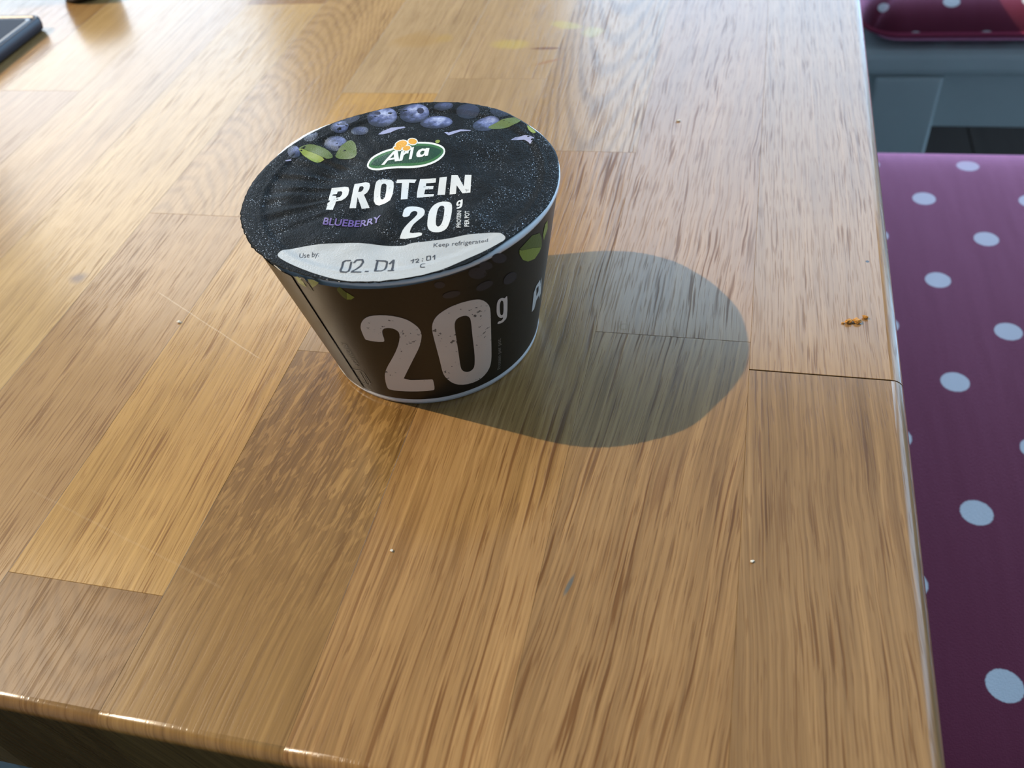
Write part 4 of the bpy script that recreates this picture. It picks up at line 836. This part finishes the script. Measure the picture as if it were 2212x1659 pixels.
def cushion(name, cx, cy, sx, sy, zc, up, dn, uv0, label, group):
    """stuffed square pad: domed top and bottom sewn together with a piped seam"""
    e = empty(name, (cx, cy, zc)); tag(e, label, 'cushion', group)
    N = 56
    def P(i):
        t = -1 + 2 * i / N
        return math.copysign(1 - (1 - abs(t)) ** 1.7, t)
    def shell(sgn, hh):
        bm = bmesh.new(); uvl = bm.loops.layers.uv.new('UVMap'); V = []; UVs = {}
        for j in range(N + 1):
            r = []
            for i in range(N + 1):
                s, t = P(i), P(j)
                # rounded-corner square
                cr = .16
                x, y = s, t
                ax, ay = max(0, abs(s) - (1 - cr)), max(0, abs(t) - (1 - cr))
                if ax > 0 and ay > 0:
                    L = math.hypot(ax, ay); M_ = max(ax, ay); kx = M_ / L
                    x = math.copysign(1 - cr + ax * kx, s); y = math.copysign(1 - cr + ay * kx, t)
                e1 = max(0, 1 - abs(s) ** 16) ; e2 = max(0, 1 - abs(t) ** 16)
                hgt = hh * (e1 * e2) ** .5 * (1 - .07 * (s * s + t * t))
                v = bm.verts.new((x * sx / 2, y * sy / 2, sgn * hgt)); r.append(v)
                drop_ = hh * .93 - hgt if hgt < hh * .8 else 0
                UVs[v] = (x * sx / 2 + math.copysign(max(0, drop_), s) * (abs(s) ** 6) + cx - uv0[0], y * sy / 2 + math.copysign(max(0, drop_), t) * (abs(t) ** 6) + cy - uv0[1])
            V.append(r)
        for j in range(N):
            for i in range(N):
                q = (V[j][i], V[j][i + 1], V[j + 1][i + 1], V[j + 1][i])
                f = bm.faces.new(q if sgn > 0 else q[::-1])
                for l in f.loops: l[uvl].uv = UVs[l.vert]
        return bm
    from_bm('top_panel', shell(1, up), FAB, e, True)
    from_bm('bottom_panel', shell(-1, dn), FAB, e, True)
    # piping
    pts = []
    cr = .16
    for k_ in range(4):
        q = [(1, -1 + cr), (1, 1 - cr)] if k_ == 0 else None
    segs = 10
    for qx, qy, a0 in ((1, 1, 0), (-1, 1, 90), (-1, -1, 180), (1, -1, 270)):
        for i in range(segs + 1):
            a = math.radians(a0 + 90 * i / segs)
            pts.append(((qx * (1 - cr) + cr * math.cos(a)) * sx / 2, (qy * (1 - cr) + cr * math.sin(a)) * sy / 2))
    bm = bmesh.new(); rings = []; pr = .0022; n = len(pts)
    for i, (x, y) in enumerate(pts):
        a, b = Vector(pts[i - 1]), Vector(pts[(i + 1) % n]); t = (b - a).normalized(); nr = Vector((t.y, -t.x))
        rings.append([bm.verts.new((x + nr.x * pr * math.cos(q), y + nr.y * pr * math.cos(q), pr * math.sin(q))) for q in [k2 * math.pi / 4 for k2 in range(8)]])
    for i in range(n):
        for k2 in range(8):
            bm.faces.new((rings[i][k2], rings[(i + 1) % n][k2], rings[(i + 1) % n][(k2 + 1) % 8], rings[i][(k2 + 1) % 8]))
    bmesh.ops.recalc_face_normals(bm, faces=bm.faces[:])
    from_bm('piping', bm, PIPE, e, True)
    return e
PIPE = plain('crimson_piping', (.24, .025, .06), .8, .3, .1, 300)
def chair(cx, cy, sx, sy, zs, label, group, panel=True):
    """painted wooden chair facing -x: seat board, four legs, rails, back posts and a panel"""
    e = empty('dining_chair', (cx, cy, 0)); tag(e, label, 'chair', group)
    hx, hy = sx / 2, sy / 2
    p = lambda nm, *b, bev=.004: from_bm(nm, box_bm(*b, bevel=bev, seg=3), PAINT, e)
    p('seat', -hx, hx, -hy, hy, zs - .028, zs, bev=.009)
    lw = .063
    zt = zs - .028
    for ax in (-1, 1):
        for ay in (-1, 1):
            x0 = -hx + .024 if ax < 0 else hx - .024 - lw; y0 = -hy + .002 if ay < 0 else hy - .002 - .04
            p('leg', x0, x0 + lw, y0, y0 + .04, .006, zt)
    for ay in (-1, 1):
        y0 = -hy + .012 if ay < 0 else hy - .012 - .02
        p('rail', -hx + .024 + lw, hx - .024 - lw, y0, y0 + .02, zt - .058, zt, bev=.002)
    for ax in (-1, 1):
        x0 = -hx + .034 if ax < 0 else hx - .034 - .02
        p('rail', x0, x0 + .02, -hy + .042, hy - .042, zt - .058, zt, bev=.002)
    for ay in (-1, 1):
        y0 = -hy + .004 if ay < 0 else hy - .004 - .035
        p('back_post', hx - .045, hx - .005, y0, y0 + .035, zs, .92, bev=.006)
    if panel:
        p('back_panel', hx - .035, hx - .015, -hy + .039, hy - .039, zs + .045, .90)
    else:
        for z0 in (.66, .82): p('back_slat', hx - .035, hx - .015, -hy + .039, hy - .039, z0, z0 + .05)
    return e
SEAT = ZT - .2115
chair(.285, .3680, .47, .490, SEAT, 'grey painted chair under the nearer dotted cushion, right of the table', 'grey painted dining chairs along the right side of the table')
chair(.335, 1.0925, .47, .485, SEAT, 'grey painted chair under the farther red cushion, seat edge and leg showing', 'grey painted dining chairs along the right side of the table', False)
cushion('seat_cushion', .2525, .3735, .455, .507, SEAT + .017, .0255, .017, (.160, .591), 'large raspberry seat cushion with white polka dots beside the table edge', 'polka dot seat cushions')
cushion('seat_cushion', .316, 1.0925, .422, .487, SEAT + .0155, .034, .0155, (.112, .858), 'crimson polka dot cushion on the far chair, cut off by the top right corner', 'polka dot seat cushions')

# ------------------------------------------------------------------ phone
SCREEN = plain('dark_glass', (.012, .020, .038), .35, .02, .02, 30)
CASE = plain('black_case', (.022, .018, .026), .35, .5, .1, 200)
RIM = plain('bevelled_glass_edge', (.03, .04, .06), .12, .7, .02, 50)
def rrect(hx, hy, r, n=10):
    o = []
    for qx, qy, a0 in ((1, 1, 0), (-1, 1, 90), (-1, -1, 180), (1, -1, 270)):
        for i in range(n + 1):
            a = math.radians(a0 + 90 * i / n); o.append((qx * (hx - r) + r * math.cos(a), qy * (hy - r) + r * math.sin(a)))
    return o
def loft(rings, cap0=True, cap1=True):
    bm = bmesh.new(); R = [[bm.verts.new((x, y, z)) for x, y in pts] for pts, z in rings]; n = len(R[0])
    for a, b in zip(R, R[1:]):
        for i in range(n): bm.faces.new((a[i], a[(i + 1) % n], b[(i + 1) % n], b[i]))
    if cap0: bm.faces.new(R[0][::-1])
    if cap1: bm.faces.new(R[-1])
    return bm
PHX, PHY = .0365, .074
phone = empty('smartphone', (-.4150 - PHX, .4480 - PHY, ZT))
tag(phone, 'dark smartphone lying on the table, only one corner inside the left edge', 'phone')
from_bm('phone_case', loft([(rrect(PHX - .0022, PHY - .0022, .0045), .0003), (rrect(PHX - .0006, PHY - .0006, .0058), .0014), (rrect(PHX, PHY, .0062), .0042), (rrect(PHX - .0003, PHY - .0003, .006), .0074), (rrect(PHX - .0012, PHY - .0012, .0054), .0083), (rrect(PHX - .0022, PHY - .0022, .0048), .0081), (rrect(PHX - .0026, PHY - .0026, .0045), .0074)]), CASE, phone, True)
from_bm('glass_edge', loft([(rrect(PHX - .0030, PHY - .0030, .0044), .0073), (rrect(PHX - .0050, PHY - .0050, .0036), .0079), (rrect(PHX - .0062, PHY - .0062, .003), .00815)]), RIM, phone, True)
from_bm('screen', loft([(rrect(PHX - .0064, PHY - .0064, .003), .0081), (rrect(PHX - .0066, PHY - .0066, .003), .0083)]), SCREEN, phone)

# ------------------------------------------------------------------ small dark jar at the top edge
JAR = plain('dark_brown_glaze', (.035, .027, .020), .35, .5, .15, 120)
jar = empty('small_jar', (-.418, .4975, ZT))
tag(jar, 'small dark round jar standing at the top left edge, mostly cut off', 'jar')
from_bm('body', lathe_bm([(0, .0003), (.013, .0003), (.0155, .0012), (.0168, .0040), (.0172, .010), (.0172, .020), (.016, .0225), (.0150, .0230), (0, .0230)], 48), JAR, jar, True)
from_bm('jar_lid', lathe_bm([(0, .0231), (.0158, .0231), (.0163, .0240), (.0163, .0275), (.0155, .0285), (0, .0287)], 48), JAR, jar, True)

# unseen hanging shade added to throw the soft shadow at the table's top left
caster = empty('shadow_caster', (-1.070, .522, RZ))
tag(caster, 'unseen dark hanging shade, added to cast the soft shadow on the table', 'caster')
CASTERM = plain('caster_enamel', (.06, .06, .065), .4, .5, .03, 40)
zl = 1.372 - RZ
from_bm('caster_shade', lathe_bm([(.001, zl + .055), (.012, zl + .054), (.030, zl + .045), (.054, zl + .015), (.062, zl - .045), (.0605, zl - .045), (.044, zl + .013), (.028, zl + .043), (.001, zl + .052)], 48), CASTERM, caster, True)
from_bm('caster_cord', lathe_bm([(.0022, zl + .053), (.0022, -.001)], 10), CASTERM, caster, True)
from_bm('caster_mount', lathe_bm([(0, -.025), (.03, -.022), (.04, -.001), (0, -.001)], 32), CASTERM, caster, True)

# ------------------------------------------------------------------ crumbs
def crumb(x, y, s, mat, label, group, fl_=(1.3, .9, .7)):
    bm = bmesh.new(); bmesh.ops.create_icosphere(bm, subdivisions=2, radius=1.0)
    for v in bm.verts:
        k2 = 1 + random.uniform(-.32, .25); v.co = Vector((v.co.x * fl_[0] * s * k2, v.co.y * fl_[1] * s * k2, v.co.z * fl_[2] * s * k2))
    mn = min(v.co.z for v in bm.verts)
    o = from_bm('crumb', bm, mat, None, False, (x, y, ZT - mn + .00002)); o.rotation_euler = (0, 0, random.uniform(-.3, .6))
    tag(o, label, 'crumb', group); return o
CR = plain('toasted_crumb', (.50, .23, .045), .7, .3, .4, 900)
CW = plain('pale_crumb', (.75, .68, .55), .6, .4, .1, 900)
gA = 'orange crumbs near the right table edge'
crumb(.0420, .2240, .0011, CR, 'largest curled orange crumb in the row near the right table edge', gA, (1.3, 1.0, .7))
crumb(.0395, .2236, .0010, CR, 'second orange crumb of the row, left of the largest one', gA, (1.4, .9, .7))
crumb(.0446, .2262, .0008, CR, 'orange crumb nearest the right table edge, a little apart', gA, (1.3, .7, .7))
crumb(.0377, .2230, .0004, CR, 'tiniest brown crumb at the left end of the orange row', gA)
gB = 'tiny pale crumbs scattered over the table'
crumb(-.0259, .3473, .0006, CW, 'pale crumb on the pinkish stave far right of the lid', gB, (1.8, .8, .6))
crumb(-.1933, .2006, .0006, CW, 'pale crumb left of the pot on the brown stave', gB)
crumb(.0125, .1290, .0004, CW, 'pale speck near the right edge in front of the stave joint', gB)
crumb(-.0830, .1180, .0004, CW, 'pale speck in front of the pot on the straight grained stave', gB)
